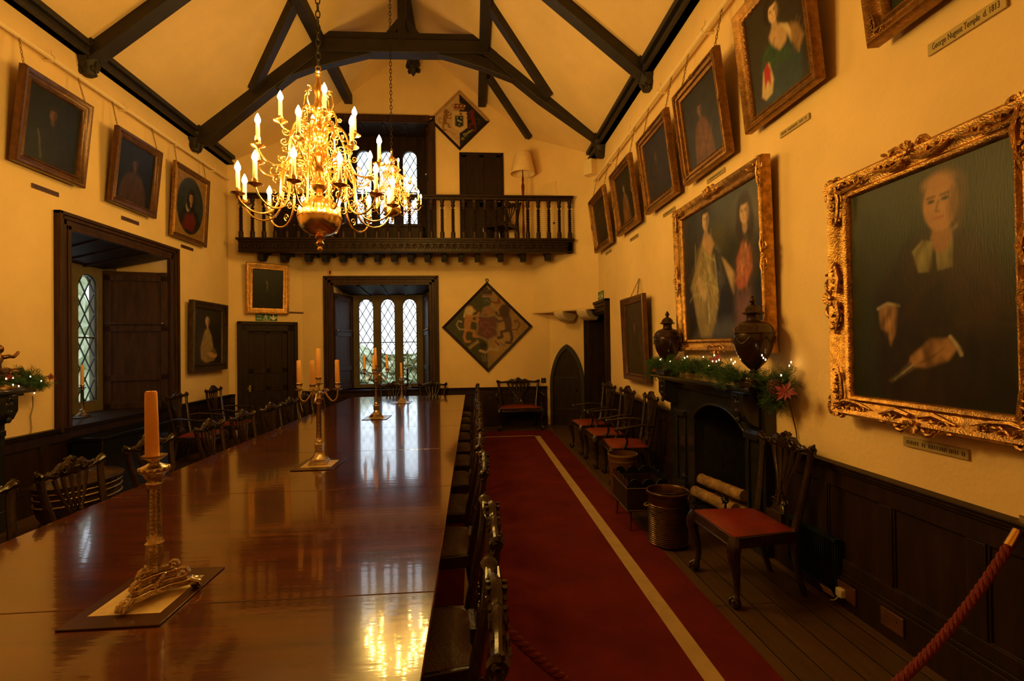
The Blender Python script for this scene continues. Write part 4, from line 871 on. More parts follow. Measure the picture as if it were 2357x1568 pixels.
# ================================================================== chairs
G = math.exp
def make_chair(name, label, cat, wd=.285, arms=False, seatmat='chairseat', hs=1.0, group=None, slats=5):
    t = thing(name, label, cat, group=group); k = wd/.285; zt = .955*hs
    def g(x, c, s): return G(-((x-c)/s)**2)
    # crest rail
    mb = MB(); n = 44; secs = []
    for i in range(n+1):
        x = -1+2*i/n; ax = abs(x)*.285
        top = zt-.012-.030*x*x+.062*g(ax, 0, .042)+.034*g(ax, .095, .034)+.036*g(ax, .272, .026)
        bot = zt-.085+.030*abs(x)**1.5-.012*g(ax, .27, .03)+.012*math.cos(ax*70)*.4
        th = .013+.010*g(ax, 0, .09)+.012*g(ax, .27, .03)
        secs.append((x*wd, -.305-.012*(1-x*x), top, bot, th))
    vs = []; m_ = 10
    for (x, y, tp, bt, th) in secs:
        c = (tp+bt)/2; h = (tp-bt)/2
        for j in range(m_):
            a = 2*PI*j/m_; vs.append((x, y+th*math.sin(a)*(1.25 if math.cos(a) > 0 else 1), c+h*math.cos(a)))
    fs = [(i*m_+j, i*m_+(j+1) % m_, (i+1)*m_+(j+1) % m_, (i+1)*m_+j) for i in range(n) for j in range(m_)]+[tuple(range(m_)), tuple(n*m_+j for j in range(m_))]
    mb.add(vs, fs)
    for sy in (-1, 1):       # carving on both faces
        y = -.317+sy*.020
        for i in range(7):
            a = PI*(i/6); mb.tube([(0, y, zt-.03), (math.cos(a)*.036*k, y+sy*.004, zt-.028+math.sin(a)*.066)], [.004, .009], 5)
        for sg in (-1, 1):
            mb.spiral((sg*.085*k, y, zt-.028), .030, 1.3, .008, (sg, 0, 0), (0, 0, 1), start=2.2, n=11); mb.spiral((sg*.155*k, y, zt-.045), .022, 1.2, .006, (sg, 0, 0), (0, 0, 1), start=-1, n=9)
            mb.tube([(sg*.13*k, y, zt-.06), (sg*.20*k, y, zt-.045), (sg*.245*k, y, zt-.030)], [.004, .008, .004], 5)
    for sg in (-1, 1):
        for i in range(6):   # fluted ears
            a = -.9+i*.42; mb.tube([(sg*(wd-.035), -.305, zt-.055), (sg*(wd-.01), -.312, zt-.035+.012*math.sin(a)), (sg*(wd-.012+.030*math.cos(a)), -.305+.012*math.cos(i*2), zt-.032+.038*math.sin(a))], [.006, .011, .007], 5)
    mb.build('crest_rail', 'chairwood', t)
    # rear posts with raked legs
    for sg in (-1, 1):
        mb = MB(); pts = [(sg*(wd-.022), -.305, zt-.05), (sg*(wd-.035), -.295, .80*hs), (sg*(wd-.062), -.255, .60), (sg*(wd-.078), -.225, .45), (sg*(wd-.085), -.22, .36), (sg*(wd-.095), -.245, .18), (sg*(wd-.10), -.30, .0)]
        mb.tube(pts, [.023, .023, .025, .028, .030, .025, .022], 8, flat=(1, .85), up=(0, 1, 0), sub=3); mb.build('rear_leg', 'chairwood', t)
    # pierced splat
    mb = MB()
    for i in range(slats):
        q = -1+2*i/(slats-1)
        P = [(q*.142*k, -.316, zt-.075), (q*.115*k, -.306, zt-.17), (q*.066*k, -.288, zt-.28), (q*.036*k, -.268, .60), (q*.030*k, -.256, .56), (q*.052*k, -.245, .52), (q*.062*k, -.232, .47)]
        mb.tube(P, [.021, .016, .012, .010, .011, .013, .014], 6, flat=(1.1, .5), up=(0, 1, 0), sub=3)
    mb.build('splat', 'chairwood', t)
    mb = MB()
    for sy in (-1, 1):
        for i in range(9): a = i*2*PI/9; mb.ell((math.cos(a)*.034*k, -.268+sy*.012, .60+math.sin(a)*.045), (.014, .008, .014), 6, 4)
        mb.tube([(0, -.262+sy*.014, .55), (0, -.285+sy*.012, .72)], [.016, .004], 6)
        for sg in (-1, 1): mb.spiral((sg*.05*k, -.262+sy*.012, .565), .026, 1.3, .007, (sg, 0, 0), (0, 0, 1), n=9)
    mb.box((0, -.228, .475), (.16*k, .03, .06)); mb.build('splat_carving', 'chairwood', t)
    # seat rails, seat
    fw, bw = wd-.01, wd-.065; mb = MB(); z0, z1 = .375, .445
    for a, b in (((-fw, .235), (fw, .235)), ((-bw, -.215), (bw, -.215)), ((-fw, .235), (-bw, -.215)), ((fw, .235), (bw, -.215))): mb.bar((*a, (z0+z1)/2), (*b, (z0+z1)/2), .028, z1-z0)
    mb.tube([(-fw, .25, z0+.005), (fw, .25, z0+.005)], .009, 5); mb.build('seat_rail', 'chairwood', t, bevel=.004)
    mb = MB(); n = 10; vs = []; 
    for i in range(n+1):
        for j in range(n+1):
            u = -1+2*i/n; v = -1+2*j/n; hw = bw+(fw-bw)*(v+1)/2-.006; e = max(abs(u), abs(v)); z = .446+.040*(1-e**5)*(1-.25*(u*u+v*v)/2)
            vs.append((u*hw, .012+v*.228, z))
    fs = [(i*(n+1)+j, (i+1)*(n+1)+j, (i+1)*(n+1)+j+1, i*(n+1)+j+1) for i in range(n) for j in range(n)]
    mb.add(vs, fs); mb.prism([(-fw+.012, .24), (fw-.012, .24), (bw-.006, -.216), (-bw+.006, -.216)], lambda a, b: (a, b, .425), (0, 0, .022)); mb.build('seat', seatmat, t, smooth=60)
    # cabriole front legs with claw and ball feet
    for sg in (-1, 1):
        x = sg*(fw-.015); mb = MB()
        mb.tube([(x, .225, .44), (x+sg*.018, .243, .385), (x+sg*.020, .247, .33), (x+sg*.004, .228, .24), (x-sg*.004, .215, .15), (x, .220, .085), (x+sg*.008, .232, .055)], [.036, .044, .040, .029, .021, .019, .026], 10, sub=3)
        mb.ell((x+sg*.010, .236, .034), (.036, .036, .034), 10, 7)
        for a in (.2, 1.3, 2.4, -.9): mb.tube([(x+sg*.008, .230, .078), (x+sg*.010+.034*math.cos(a), .236+.034*math.sin(a), .055), (x+sg*.010+.036*math.cos(a), .236+.036*math.sin(a), .018)], [.010, .010, .005], 5)
        for i in range(5): mb.ell((x+sg*.022+random.uniform(-.01, .01), .268, .40-.022*i), (.013, .012, .016), 6, 4)
        mb.spiral((x-sg*.045, .247, .375), .022, 1.2, .007, (-sg, 0, 0), (0, 0, 1), n=8); mb.build('front_leg', 'chairwood', t)
    if arms:
        for sg in (-1, 1):
            x = sg*(wd-.045); mb = MB()
            mb.tube([(x, -.275, .70), (x+sg*.04, -.14, .715), (x+sg*.075, .02, .70), (x+sg*.085, .12, .685), (x+sg*.078, .175, .685)], [.014, .017, .021, .024, .026], 8, flat=(1.25, .7), sub=3)
            mb.spiral((x+sg*.078, .18, .665), .026, 1.2, .010, (0, 1, 0), (0, 0, 1), start=1.5, sgn=-1, n=9); mb.build('armrest', 'chairwood', t)
            mb = MB(); mb.tube([(x+sg*.078, .14, .68), (x+sg*.066, .085, .60), (x+sg*.040, .055, .52), (x+sg*.030, .09, .44), (x+sg*.020, .10, .39)], [.017, .015, .016, .020, .020], 8, sub=3); mb.build('arm_support', 'chairwood', t)
    return t
GRL = 'dining chairs along the left side of the table'; GRR = 'dining chairs along the right side of the table'; GRE = 'dining chairs at the far end of the table'
proto = make_chair('dining_chair', 'x', 'chair')
def put(src, x, y, rz, label, group, first=[True]):
    o = src if src.get('label') == 'x' else copy_tree(src)
    o.location = (x, y, .0135 if abs(x+.25) < .1 else 0); o.rotation_euler = (0, 0, rz); o['label'] = label; o['group'] = group; return o
ORD = ['nearest the camera', 'second from the camera', 'third from the camera', 'fourth from the camera', 'fifth from the camera', 'sixth from the camera', 'seventh from the camera', 'eighth from the camera', 'ninth from the camera', 'tenth from the camera', 'farthest from the camera']
for i, y in enumerate((2.80, 3.53, 4.33, 5.24, 5.95, 6.69, 7.40, 8.12, 8.84)):
    put(proto, -2.33+random.uniform(-.02, .02), y, -PI/2+random.uniform(-.06, .06), 'carved dark chair pushed in at left table side, '+ORD[i if i < 8 else 10], GRL)
for i, y in enumerate((1.44, 2.14, 3.18, 3.93, 4.68, 5.42, 6.12, 6.86, 7.60, 8.34, 9.08)):
    put(proto, -.25+random.uniform(-.015, .02), y, PI/2+(.06 if i == 1 else random.uniform(-.05, .05)), 'carved dark chair pushed in at right table side, '+ORD[i], GRR)
for x, lab in ((-1.62, 'left of the two chairs at far table end, before the end window'), (-.83, 'right of the two chairs at far table end, near the shutter')):
    put(proto, x, 10.02, PI, lab, GRE)
red = make_chair('side_chair', 'single carved side chair with red leather seat by the fireplace', 'chair', seatmat='leather', hs=1.06)
red.location = (1.865, 3.34, 0); red.rotation_euler = (0, 0, PI/2+.03)
GA = 'armchairs with red seats along the right wall'
arm = make_chair('armchair', 'carved armchair with red seat against right dado, next to the fireplace', 'armchair', wd=.31, arms=True, seatmat='leather', hs=1.10, group=GA)
arm.location = (1.90, 6.12, 0); arm.rotation_euler = (0, 0, PI/2-.10)
for x, y, a, lab in ((1.88, 6.98, .0, 'carved armchair with red seat against right dado, middle of three'), (1.86, 7.86, .05, 'carved armchair with red seat against right dado, beside the doorway')):
    o = copy_tree(arm); o.location = (x, y, 0); o.rotation_euler = (0, 0, PI/2+a); o['label'] = lab
GB = 'dark armchairs against the left wall'
for y, lab in ((7.72, 'dark armchair against left wall beside the window architrave'), (8.76, 'dark armchair against left wall nearer the exit door')):
    o = copy_tree(arm); o.location = (-4.02, y, 0); o.rotation_euler = (0, 0, -PI/2+.1); o['label'] = lab; o['group'] = GB
wide = make_chair('settee', 'wide carved two seat armchair with red leather seat on end wall', 'settee', wd=.44, arms=True, seatmat='leather', hs=1.02, slats=6)
wide.location = (.94, 10.13, 0); wide.rotation_euler = (0, 0, PI)

# ================================================================== table
tb = thing('dining_table', 'very long glossy mahogany dining table with leaf joints', 'table', (-1.23, 5.0, 0))
TX0, TX1, TY0, TY1 = -2.31+1.23, -.155+1.23, .45-5, 9.72-5
seams = [TY0, 1.93-5, 3.38-5, 4.62-5, 5.95-5, 7.3-5, 8.6-5, TY1]
for i in range(len(seams)-1):
    mb = MB(); y0, y1 = seams[i]+.0012, seams[i+1]-.0012
    mb.b2((TX0, y0, .722), (TX1, y1, .750)); mb.b2((TX0+.008, y0, .712), (TX1-.008, y1, .722)); tl_ = mb.build('table_leaf', 'mahogany', tb, smooth=0, bevel=.0035)
mb = MB(); mb.b2((TX0+.22, TY0+.2, .66), (TX1-.22, TY1-.2, .712)); mb.build('frame', 'oak_deep', tb)
for y in (1.3, 3.9, 6.5, 8.9):
    mb = MB(); mb.lathe([(.12, .66), (.14, .62), (.06, .58), (.055, .5), (.10, .42), (.12, .36), (.09, .30), (.11, .26), (.11, .2)], (0, y-5, 0), 20)
    for a in (.5, 2.64, 3.64, 5.78):
        d = Vector((math.cos(a), math.sin(a), 0)); mb.tube([d*.06+Vector((0, y-5, .27)), d*.25+Vector((0, y-5, .24)), d*.45+Vector((0, y-5, .10)), d*.62+Vector((0, y-5, .035))], [.045, .04, .032, .03], 8)
    mb.build('pedestal', 'chairwood', tb)
# carpet
cp = thing('carpet_runner', 'long crimson carpet runner with beige border band', 'carpet', (.58, 3.5, 0))
mb = MB(); mb.b2((-.95, YB-3.4, .002), (.93, 6.3, .012)); mb.build('pile', 'carpet', cp, smooth=0)
mb = MB(); mb.b2((.54, YB-3.4, .0121), (.64, 5.74, .0135)); mb.b2((-.66, 5.70, .0121), (.64, 5.74, .0135)); mb.b2((-.66, YB-3.4, .0121), (-.56, 5.74, .0135)); mb.build('border_band', 'stripe', cp, smooth=0)

# ================================================================== mats, candlesticks
GM = 'table mats under the candlesticks'
def tmat(x0, y0, x1, y1, ang, lab):
    t = thing('table_mat', lab, 'place mat', ((x0+x1)/2, (y0+y1)/2, .7505), ang, GM); w_, h_ = (x1-x0)/2, (y1-y0)/2
    mb = MB(); mb.box((0, 0, .003), (2*w_, 2*h_, .006)); mb.build('mat_board', 'matbrown', t, bevel=.002)
    mb = MB(); mb.box((0, 0, .0063), (2*w_-.09, 2*h_-.16, .0008)); mb.build('print', 'matcream', t, smooth=0); return t
tmat(-1.397, 1.785, -1.066, 2.235, 0, 'brown table mat with cream centre under the nearest candlestick')
tmat(-1.397, 3.93, -1.07, 4.33, 0, 'brown table mat under the near four branch candelabrum')
tmat(-1.44, 6.58, -1.12, 6.98, 0, 'pale edged table mat under the far four branch candelabrum')
tmat(-1.36, 8.38, -1.05, 8.76, 0, 'brown table mat under the far single candlestick')
GC = 'beeswax candles'
def candle(x, y, z, h, r, tilt, lab, mt='wax', group=GC):
    t = thing('candle', lab, 'candle', (x, y, z), 0, group); t.rotation_euler = (tilt[0], tilt[1], 0)
    mb = MB(); mb.lathe([(r*.92, 0), (r, .01), (r*.96, h*.5), (r*.86, h-.006), (r*.70, h), (r*.4, h-.003), (.001, h-.004)], n=18); mb.build('wax_body', mt, t, smooth=50)
    mb = MB(); mb.tube([(0, 0, h-.006), (.001, 0, h+.006)], .0012, 5); mb.build('wick', 'ink', t)
def tri_stick(loc, rz, H, lab, s=1.0):
    t = thing('candlestick', lab, 'candlestick', loc, rz); t.scale = (s, s, s)
    mb = MB()          # concave triangular base on three paw feet
    for lev, (R0, z0, z1) in enumerate(((.128, .018, .040), (.11, .040, .058), (.075, .058, .085), (.055, .085, .105))):
        poly = []
        for i in range(36):
            a = 2*PI*i/36; q = math.cos(3*a); r = R0*(.50+.42*max(0, q)**1.5+.04*q); poly.append((r*math.cos(a), r*math.sin(a)))
        mb.prism(poly, lambda a, b: (a, b, z0), (0, 0, z1-z0))
    mb.build('plinth', 'silver', t, smooth=50, bevel=.003)
    for i in range(3):
        a = 2*PI*i/3; c = Vector((math.cos(a), math.sin(a), 0)); p = Vector((-c.y, c.x, 0)); mb = MB()
        mb.ell(c*.130+Vector((0, 0, .022)), (.022, .022, .022), 8, 6)
        for q in (-1, 0, 1): mb.tube([c*.115+Vector((0, 0, .036))+p*q*.010, c*.145+Vector((0, 0, .024))+p*q*.014, c*.152+Vector((0, 0, .006))+p*q*.015], [.010, .009, .006], 6)
        mb.spiral(c*.085+Vector((0, 0, .062)), .026, 1.3, .008, c, (0, 0, 1), n=10); mb.spiral(c*.058+Vector((0, 0, .100)), .020, 1.3, .007, c, (0, 0, 1), n=10)
        for q in range(6): b = a+PI/3+(q-2.5)*.12; mb.ell((.052*math.cos(b), .052*math.sin(b), .05+.006*q), (.010, .010, .012), 6, 4)
        mb.build('foot', 'silver', t)
    mb = MB(); hc = H-.07
    mb.lathe([(.030, .09), (.026, .11), (.024, .12), (.030, .135), (.028, .17), (.026, .19), (.033, .196), (.026, .205), (.024, .24), (.022, hc-.06), (.023, hc-.045), (.028, hc-.04), (.024, hc-.03), (.032, hc-.012), (.040, hc)], n=24, flute=.04, fn=12); mb.build('column', 'silver', t, smooth=45)
    mb = MB(); mb.lathe([(.010, hc-.01), (.042, hc), (.050, hc+.010), (.048, hc+.022), (.030, hc+.030), (.017, hc+.038), (.018, hc+.046), (.030, hc+.054), (.041, hc+.060), (.043, hc+.066), (.036, hc+.067), (.020, hc+.058), (.001, hc+.056)], n=26, flute=.02, fn=13)
    for i in range(14): a = i*2*PI/14; mb.ell((.047*math.cos(a), .047*math.sin(a), hc+.014), (.008, .008, .010), 6, 4)
    mb.build('drip_pan', 'silver', t, smooth=50); return t
tri_stick((-1.215, 2.01, .757), .35, .53, 'silver candlestick on triangular paw foot base, nearest on the table')
candle(-1.222, 2.01, .757+.515, .255, .0235, (-.01, -.02), 'thick orange candle in the nearest silver candlestick')
def square_base(mb, s=1):
    for (h, z0, z1) in ((.075, 0, .014), (.068, .014, .026), (.060, .026, .038)): mb.box((0, 0, (z0+z1)/2*s), (2*h*s, 2*h*s, (z1-z0)*s))
def candelabrum(loc, rz, lab, lab2, sc=1.0, mt='silver', H=.72, tall=.19, cords=True):
    t = thing('candelabrum', lab, 'candelabrum', loc, rz)
    mb = MB(); square_base(mb, sc); mb.lathe([(.075, .038), (.066, .046), (.050, .058), (.036, .078), (.030, .095)], n=8)
    mb.box((0, 0, .122), (.058, .058, .055)); mb.box((0, 0, .152), (.072, .072, .008)); mb.build('base', mt, t, smooth=30, bevel=.003)
    zc = H-.20
    mb = MB(); mb.lathe([(.032, .155), (.030, .162), (.022, .17), (.030, .178), (.022, .186), (.020, .21), (.018, zc-.05), (.022, zc-.04), (.018, zc-.03), (.030, zc-.01), (.034, zc)], n=22, flute=.04, fn=11)
    mb.lathe([(.012, zc), (.024, zc+.02), (.018, zc+.035), (.030, zc+.05), (.014, zc+.065), (.014, zc+.08)], n=18); mb.build('column', mt, t, smooth=45)
    tops = []
    for i in range(4):
        if i < 3:
            a = (0, PI, -PI/2)[i]-rz; R = .150; d = Vector((math.cos(a), math.sin(a), 0)); zz = zc+.075
            ar = MB(); ar.tube([d*.012+Vector((0, 0, zc+.02)), d*.05+Vector((0, 0, zc+.045)), d*.075+Vector((0, 0, zc+.01)), d*.11+Vector((0, 0, zc-.022)), d*.145+Vector((0, 0, zc+.005)), d*R+Vector((0, 0, zz-.01))], [.007, .008, .008, .007, .007, .006], 8, sub=4)
            ar.spiral(d*.06+Vector((0, 0, zc+.06)), .020, 1.3, .005, d, (0, 0, 1), n=9); ar.build('arm', mt, t); c = d*R; zb = zz
        else: c = Vector((0, 0, 0)); zb = zc+.12; mbs = MB(); mbs.lathe([(.014, zc+.07), (.010, zc+.09), (.012, zb)], n=14); mbs.build('stem', mt, t)
        sk = MB(); sk.lathe([(.008, zb-.012), (.036, zb-.002), (.038, zb+.002), (.014, zb+.004), (.016, zb+.012), (.024, zb+.022), (.021, zb+.034), (.026, zb+.050), (.024, zb+.052), (.014, zb+.046), (.001, zb+.045)], tuple(c), 20); sk.build('socket', mt, t, smooth=45)
        tops.append((c, zb+.046))
    if cords:
        for sg in (-1, 1):
            mb = MB(); mb.tube([(sg*.022+sg*.035*math.sin(q*PI), -.01, zc-.0-.20*math.sin(q*PI)**.8) for q in [i/14 for i in range(15)]], .0022, 5); mb.build('cord', 'copper', t)
    R = Matrix.Rotation(rz, 3, 'Z')
    for i, (c, z) in enumerate(tops):
        p = R @ c+Vector(loc); candle(p.x, p.y, p.z+z, tall+(.05 if i == 3 else 0), .019, (random.uniform(-.02, .02), random.uniform(-.03, .03)), ('centre candle of the ' if i == 3 else ['right', 'left', 'front'][i]+' branch candle of the ')+lab2)
candelabrum((-1.245, 4.15, .7575), .15, 'silver four light candelabrum with hanging cords, nearer one', 'nearer candelabrum')
candelabrum((-1.29, 6.78, .7575), .5, 'silver four light candelabrum, farther one on pale mat', 'farther candelabrum', cords=False)
def stick(loc, H, lab, mt='silver', s=1):
    t = thing('candlestick', lab, 'candlestick', loc, .1)
    mb = MB(); square_base(mb, .95); mb.lathe([(.066, .036), (.050, .055), (.030, .075), (.026, .095), (.034, .10), (.022, .11)], n=8); mb.build('base', mt, t, smooth=30, bevel=.002)
    mb = MB(); mb.lathe([(.022, .11), (.020, .14), (.017, H-.07), (.026, H-.06), (.020, H-.05)], n=18, flute=.04, fn=9); mb.build('column', mt, t, smooth=45)
    mb = MB(); mb.lathe([(.018, H-.052), (.040, H-.040), (.042, H-.034), (.020, H-.028), (.022, H-.015), (.034, H-.003), (.033, H), (.018, H-.004), (.001, H-.004)], n=20); mb.build('drip_pan', mt, t, smooth=45); return t
stick((-1.205, 8.57, .7575), .42, 'single silver candlestick near the far end of the table'); candle(-1.205, 8.57, .7575+.416, .25, .020, (0, -.03), 'brownish candle in the far single candlestick on the table')
stick((-4.98, 6.80, .842), .42, 'silver candlestick standing on the left window sill'); candle(-4.98, 6.80, .842+.416, .26, .020, (0, .01), 'orange candle on the left window sill')
stick((-1.42, 11.02, .802), .42, 'dark candlestick standing on the end window sill', 'bronze'); candle(-1.42, 11.02, .802+.416, .40, .018, (0, .02), 'greenish candle in front of the end window', 'waxgreen')

# ================================================================== chandeliers
def chandelier(lab, loc, s, rot, chain_to):
    t = thing('chandelier', lab, 'chandelier', loc, rot); t.scale = (s, s, s)      # origin at the height of the lowest drip pans
    mb = MB()
    mb.lathe([(.002, -.345), (.012, -.34), (.020, -.325), (.014, -.31), (.020, -.30), (.030, -.285), (.022, -.27), (.014, -.262), (.030, -.25), (.036, -.24), (.030, -.23), (.05, -.222)], n=20); mb.build('finial', 'brass', t, smooth=50)
    mb = MB(); mb.lathe([(.03, -.225), (.075, -.215), (.115, -.19), (.142, -.155), (.153, -.115), (.155, -.085)], n=36)
    mb.lathe([(.160, -.098), (.160, -.088), (.150, -.085)], n=36); mb.lathe([(.152, -.085), (.148, -.05), (.130, -.005), (.10, .03), (.06, .055), (.03, .065)], n=48, flute=.035, fn=16); mb.build('globe', 'brass', t, smooth=50)
    mb = MB(); mb.lathe([(.03, .06), (.022, .09), (.045, .11), (.060, .14), (.045, .17), (.025, .19), (.025, .25), (.05, .27), (.065, .31), (.075, .34), (.05, .37), (.03, .39), (.028, .46), (.05, .48), (.065, .52), (.06, .56), (.035, .59), (.024, .62),
        (.03, .66), (.055, .69), (.05, .73), (.025, .76), (.018, .80), (.032, .83), (.036, .88), (.018, .92), (.014, .95), (.024, .965), (.014, .98), (.024, .995), (.010, 1.01)], n=24, flute=.05, fn=8); mb.build('stem', 'brass', t, smooth=50)
    mb = MB(); mb.tube([(.018*math.cos(q), 0, 1.025+.018*math.sin(q)) for q in [i*PI/5 for i in range(10)]], .004, 6, closed=True); mb.build('hanging_ring', 'brass', t)
    tiers = ((12, .535, 0, .16, 0), (8, .44, .31, .44, 0), (4, .26, .57, .66, math.radians(25)))
    base = None
    for n_, R, zp, za, off in tiers:
        ap = MB()
        A = lambda r, z: (r, 0, z)
        f = R/.535; 
        B = lambda r, z: (r*f, 0, zp+z*f)
        ap.tube([(.03, 0, zp+.26*f), B(.08, .31), B(.15, .335), B(.215, .30), B(.255, .21), B(.262, .10), B(.275, .0), B(.32, -.085), B(.39, -.115), B(.46, -.10), B(.512, -.055), (R, 0, zp-.008)], [.007, .008, .008, .008, .008, .008, .0075, .0075, .007, .0065, .006, .006], 7, sub=3)
        X_ = (1, 0, 0); Z_ = (0, 0, 1)
        ap.spiral(B(.155, .255), .055*f, 1.5, .005, X_, Z_, start=1.0, n=15); ap.spiral(B(.20, .13), .048*f, 1.5, .005, X_, Z_, start=0, sgn=-1, n=14); ap.spiral(B(.305, .20), .040*f, 1.4, .0045, X_, Z_, start=3.0, n=13)
        ap.spiral(B(.235, .02), .036*f, 1.4, .0045, X_, Z_, start=.3, sgn=-1, n=12); ap.spiral(B(.31, .045), .032*f, 1.4, .0045, X_, Z_, start=3.3, n=12); ap.spiral(B(.345, -.045), .030*f, 1.3, .004, X_, Z_, start=-1.5, n=11)
        pan = MB(); pan.lathe([(.006, -.016), (.012, -.010), (.045, .002), (.048, .006), (.030, .004), (.014, .008), (.012, .018), (.018, .026), (.016, .040), (.014, .041)], (R, 0, zp), 18)
        slv = MB(); slv.lathe([(.0135, .030), (.0130, .150), (.010, .153)], (R, 0, zp), 12)
        blb = MB(); blb.lathe([(.005, .150), (.013, .160), (.0195, .174), (.0175, .190), (.009, .210), (.001, .226)], (R, 0, zp), 8)
        first = None
        for i in range(n_):
            a = off+2*PI*i/n_-PI/2
            if first is None:
                first = [ap.build('arm', 'brass', t, smooth=50), pan.build('drip_pan', 'brass', t, smooth=50), slv.build('candle_sleeve', 'candlewhite', t, smooth=50), blb.build('candle_bulb', 'flame', t, smooth=50)]; os_ = first
            else:
                os_ = []
                for q in first: c = q.copy(); COL.objects.link(c); os_.append(c)
            for q in os_: q.rotation_euler = (0, 0, a)
    for zz, n_, r0, off in ((.20, 6, .05, .2), (.46, 6, .05, .39), (.72, 6, .05, 0)):     # standing scrolls between the tiers
        sp = MB(); sp.tube([(.03, 0, zz), (r0+.03, 0, zz-.03), (r0+.055, 0, zz+.03), (r0+.05, 0, zz+.10), (r0+.02, 0, zz+.13)], .005, 6); sp.spiral((r0+.03, 0, zz+.12), .022, 1.4, .0045, (1, 0, 0), (0, 0, 1), start=.5, n=10); sp.spiral((r0+.045, 0, zz-.04), .03, 1.4, .0045, (1, 0, 0), (0, 0, 1), start=2, sgn=-1, n=10)
        f0 = None
        for i in range(n_):
            if f0 is None: f0 = sp.build('scroll', 'brass', t, smooth=50); c = f0
            else: c = f0.copy(); COL.objects.link(c)
            c.rotation_euler = (0, 0, off+2*PI*i/n_)
    # chain of long links
    mb = MB(); z = 1.04; k = 0; zt_ = (chain_to-loc[2])/s; pit = .052/s*1.0
    while z < zt_:
        ax = Vector((1, 0, 0)) if k % 2 else Vector((0, 1, 0)); q = .016/s; pts = [Vector((0, 0, z+pit/2))+Vector((0, 0, 1))*(pit*.62*math.sin(u))+ax*(q*math.cos(u)) for u in [i*PI/5 for i in range(10)]]
        mb.tube(pts, .0045/s, 5, closed=True); z += pit; k += 1
    mb.build('chain', 'iron', t, smooth=50)
    return t
chandelier('large three tier brass chandelier with lit candle bulbs, nearer one', (-1.12, 3.80, 2.745), 1.0, 0, 7.82)
chandelier('smaller looking farther brass chandelier hanging before the gallery', (-1.12, 7.22, 3.73), .76, .2, 7.82)
# ================================================================== gallery
gb = thing('gallery_balcony', 'carved black oak gallery balcony across the end wall', 'balcony', (RX, 9.55, 3.5))
GX0, GX1, GY = -4.27, 1.95, 9.52
def gl(mb, nm, mt='timber', bev=.006, parent=None):
    o = mb.build(nm, mt, None, bevel=bev, org=(RX, 9.55, 3.5)); o.parent = parent or gb; o.location = (0, 0, 0); return o
mb = MB(); mb.prism([(GX0, GY+.03), (GX1, GY+.03), (GX1, 9.66), (CRY[1], YE-.01), (CLY[1], YE-.01), (GX0, 9.98)], lambda a, b: (a, b, 3.64), (0, 0, .06)); gl(mb, 'floor_deck')
mb = MB(); mb.b2((GX0, GY, 3.475), (GX1, GY+.12, 3.72)); mb.b2((GX0-.03, GY-.05, 3.70), (GX1+.03, GY+.14, 3.74)); mb.b2((GX0, GY-.03, 3.665), (GX1, GY, 3.70)); mb.b2((GX0, GY-.02, 3.475), (GX1, GY, 3.50))
mb.b2((GX1-.1, GY, 3.475), (GX1, 9.66, 3.72))
front = gl(mb, 'front_beam', 'oak_deep')
mb = MB(); x = GX0+.08; i = 0
while x < GX1-.08:
    mb.spiral((x, GY-.012, 3.585), .052, 1.5, .010, (1 if i % 2 else -1, 0, 0), (0, 0, 1), start=.8, n=12); mb.tube([(x-.06, GY-.008, 3.53), (x, GY-.012, 3.64), (x+.07, GY-.008, 3.545)], [.005, .010, .005], 5); mb.ell((x+.065, GY-.006, 3.62), (.014, .01, .014), 6, 4); x += .125; i += 1
gl(mb, 'scroll_carving', 'oak_deep', 0)
mb = MB(); mb.b2((GX0-.06, GY-.04, 4.53), (GX1+.03, GY+.10, 4.565)); mb.b2((GX0-.02, GY-.015, 4.48), (GX1, GY+.075, 4.53)); gl(mb, 'handrail', 'oak_deep')
bp_ = MB(); z0 = 3.74; prof = [(.042, 0), (.042, .12), (.030, .125), (.036, .14), (.024, .15)]; z = .15
while z < .55: prof += [(.018, z), (.036, z+.014), (.036, z+.024), (.018, z+.038)]; z += .038
prof += [(.024, .60), (.036, .615), (.042, .63), (.030, .67), (.036, .68), (.042, .70), (.042, .745)]
bp_.lathe(prof, (0, 0, 0), 10); nb = 31; b0 = None
for i in range(nb):
    x = GX0+.04+(GX1-.04-GX0-.04)*i/(nb-1)
    if b0 is None: b0 = bp_.build('baluster', 'oak_deep', gb, smooth=40); c = b0
    else: c = b0.copy(); COL.objects.link(c)
    c.location = (x-RX, GY+.03-9.55, .24)
# joists poking out of the wall under the deck
def joist(x, y0, y1, z0, z1):
    mb = MB(); mb.prism([(y1, z1), (y0, z1), (y0, z0+.05), (y0+.03, z0), (y0+.16, z0), (y0+.30, z1-.10), (y1, z1-.10)], lambda a, b: (x-.055, a, b), (.11, 0, 0)); gl(mb, 'joist', 'timber', .006)
for px in (606, 651, 707, 746, 787, 827, 867, 906, 944, 983, 1022, 1061, 1099, 1153, 1205, 1260):
    p = atY(px, 590, 9.93); yw = YE-.01
    if p.x < CLY[1]: yw = CLY[0]+(p.x-XL)/(CLY[1]-XL)*(YE-CLY[0])-.02
    if p.x > CRY[1]: yw = YE-(p.x-CRY[1])/(XR-CRY[1])*(YE-CRY[0])-.02
    y0 = min(9.93, yw-.42) if p.x < -3.4 or p.x > 1.3 else 9.93
    joist(p.x, max(y0, GY+.16), max(yw, y0+.35), 3.375, 3.64)
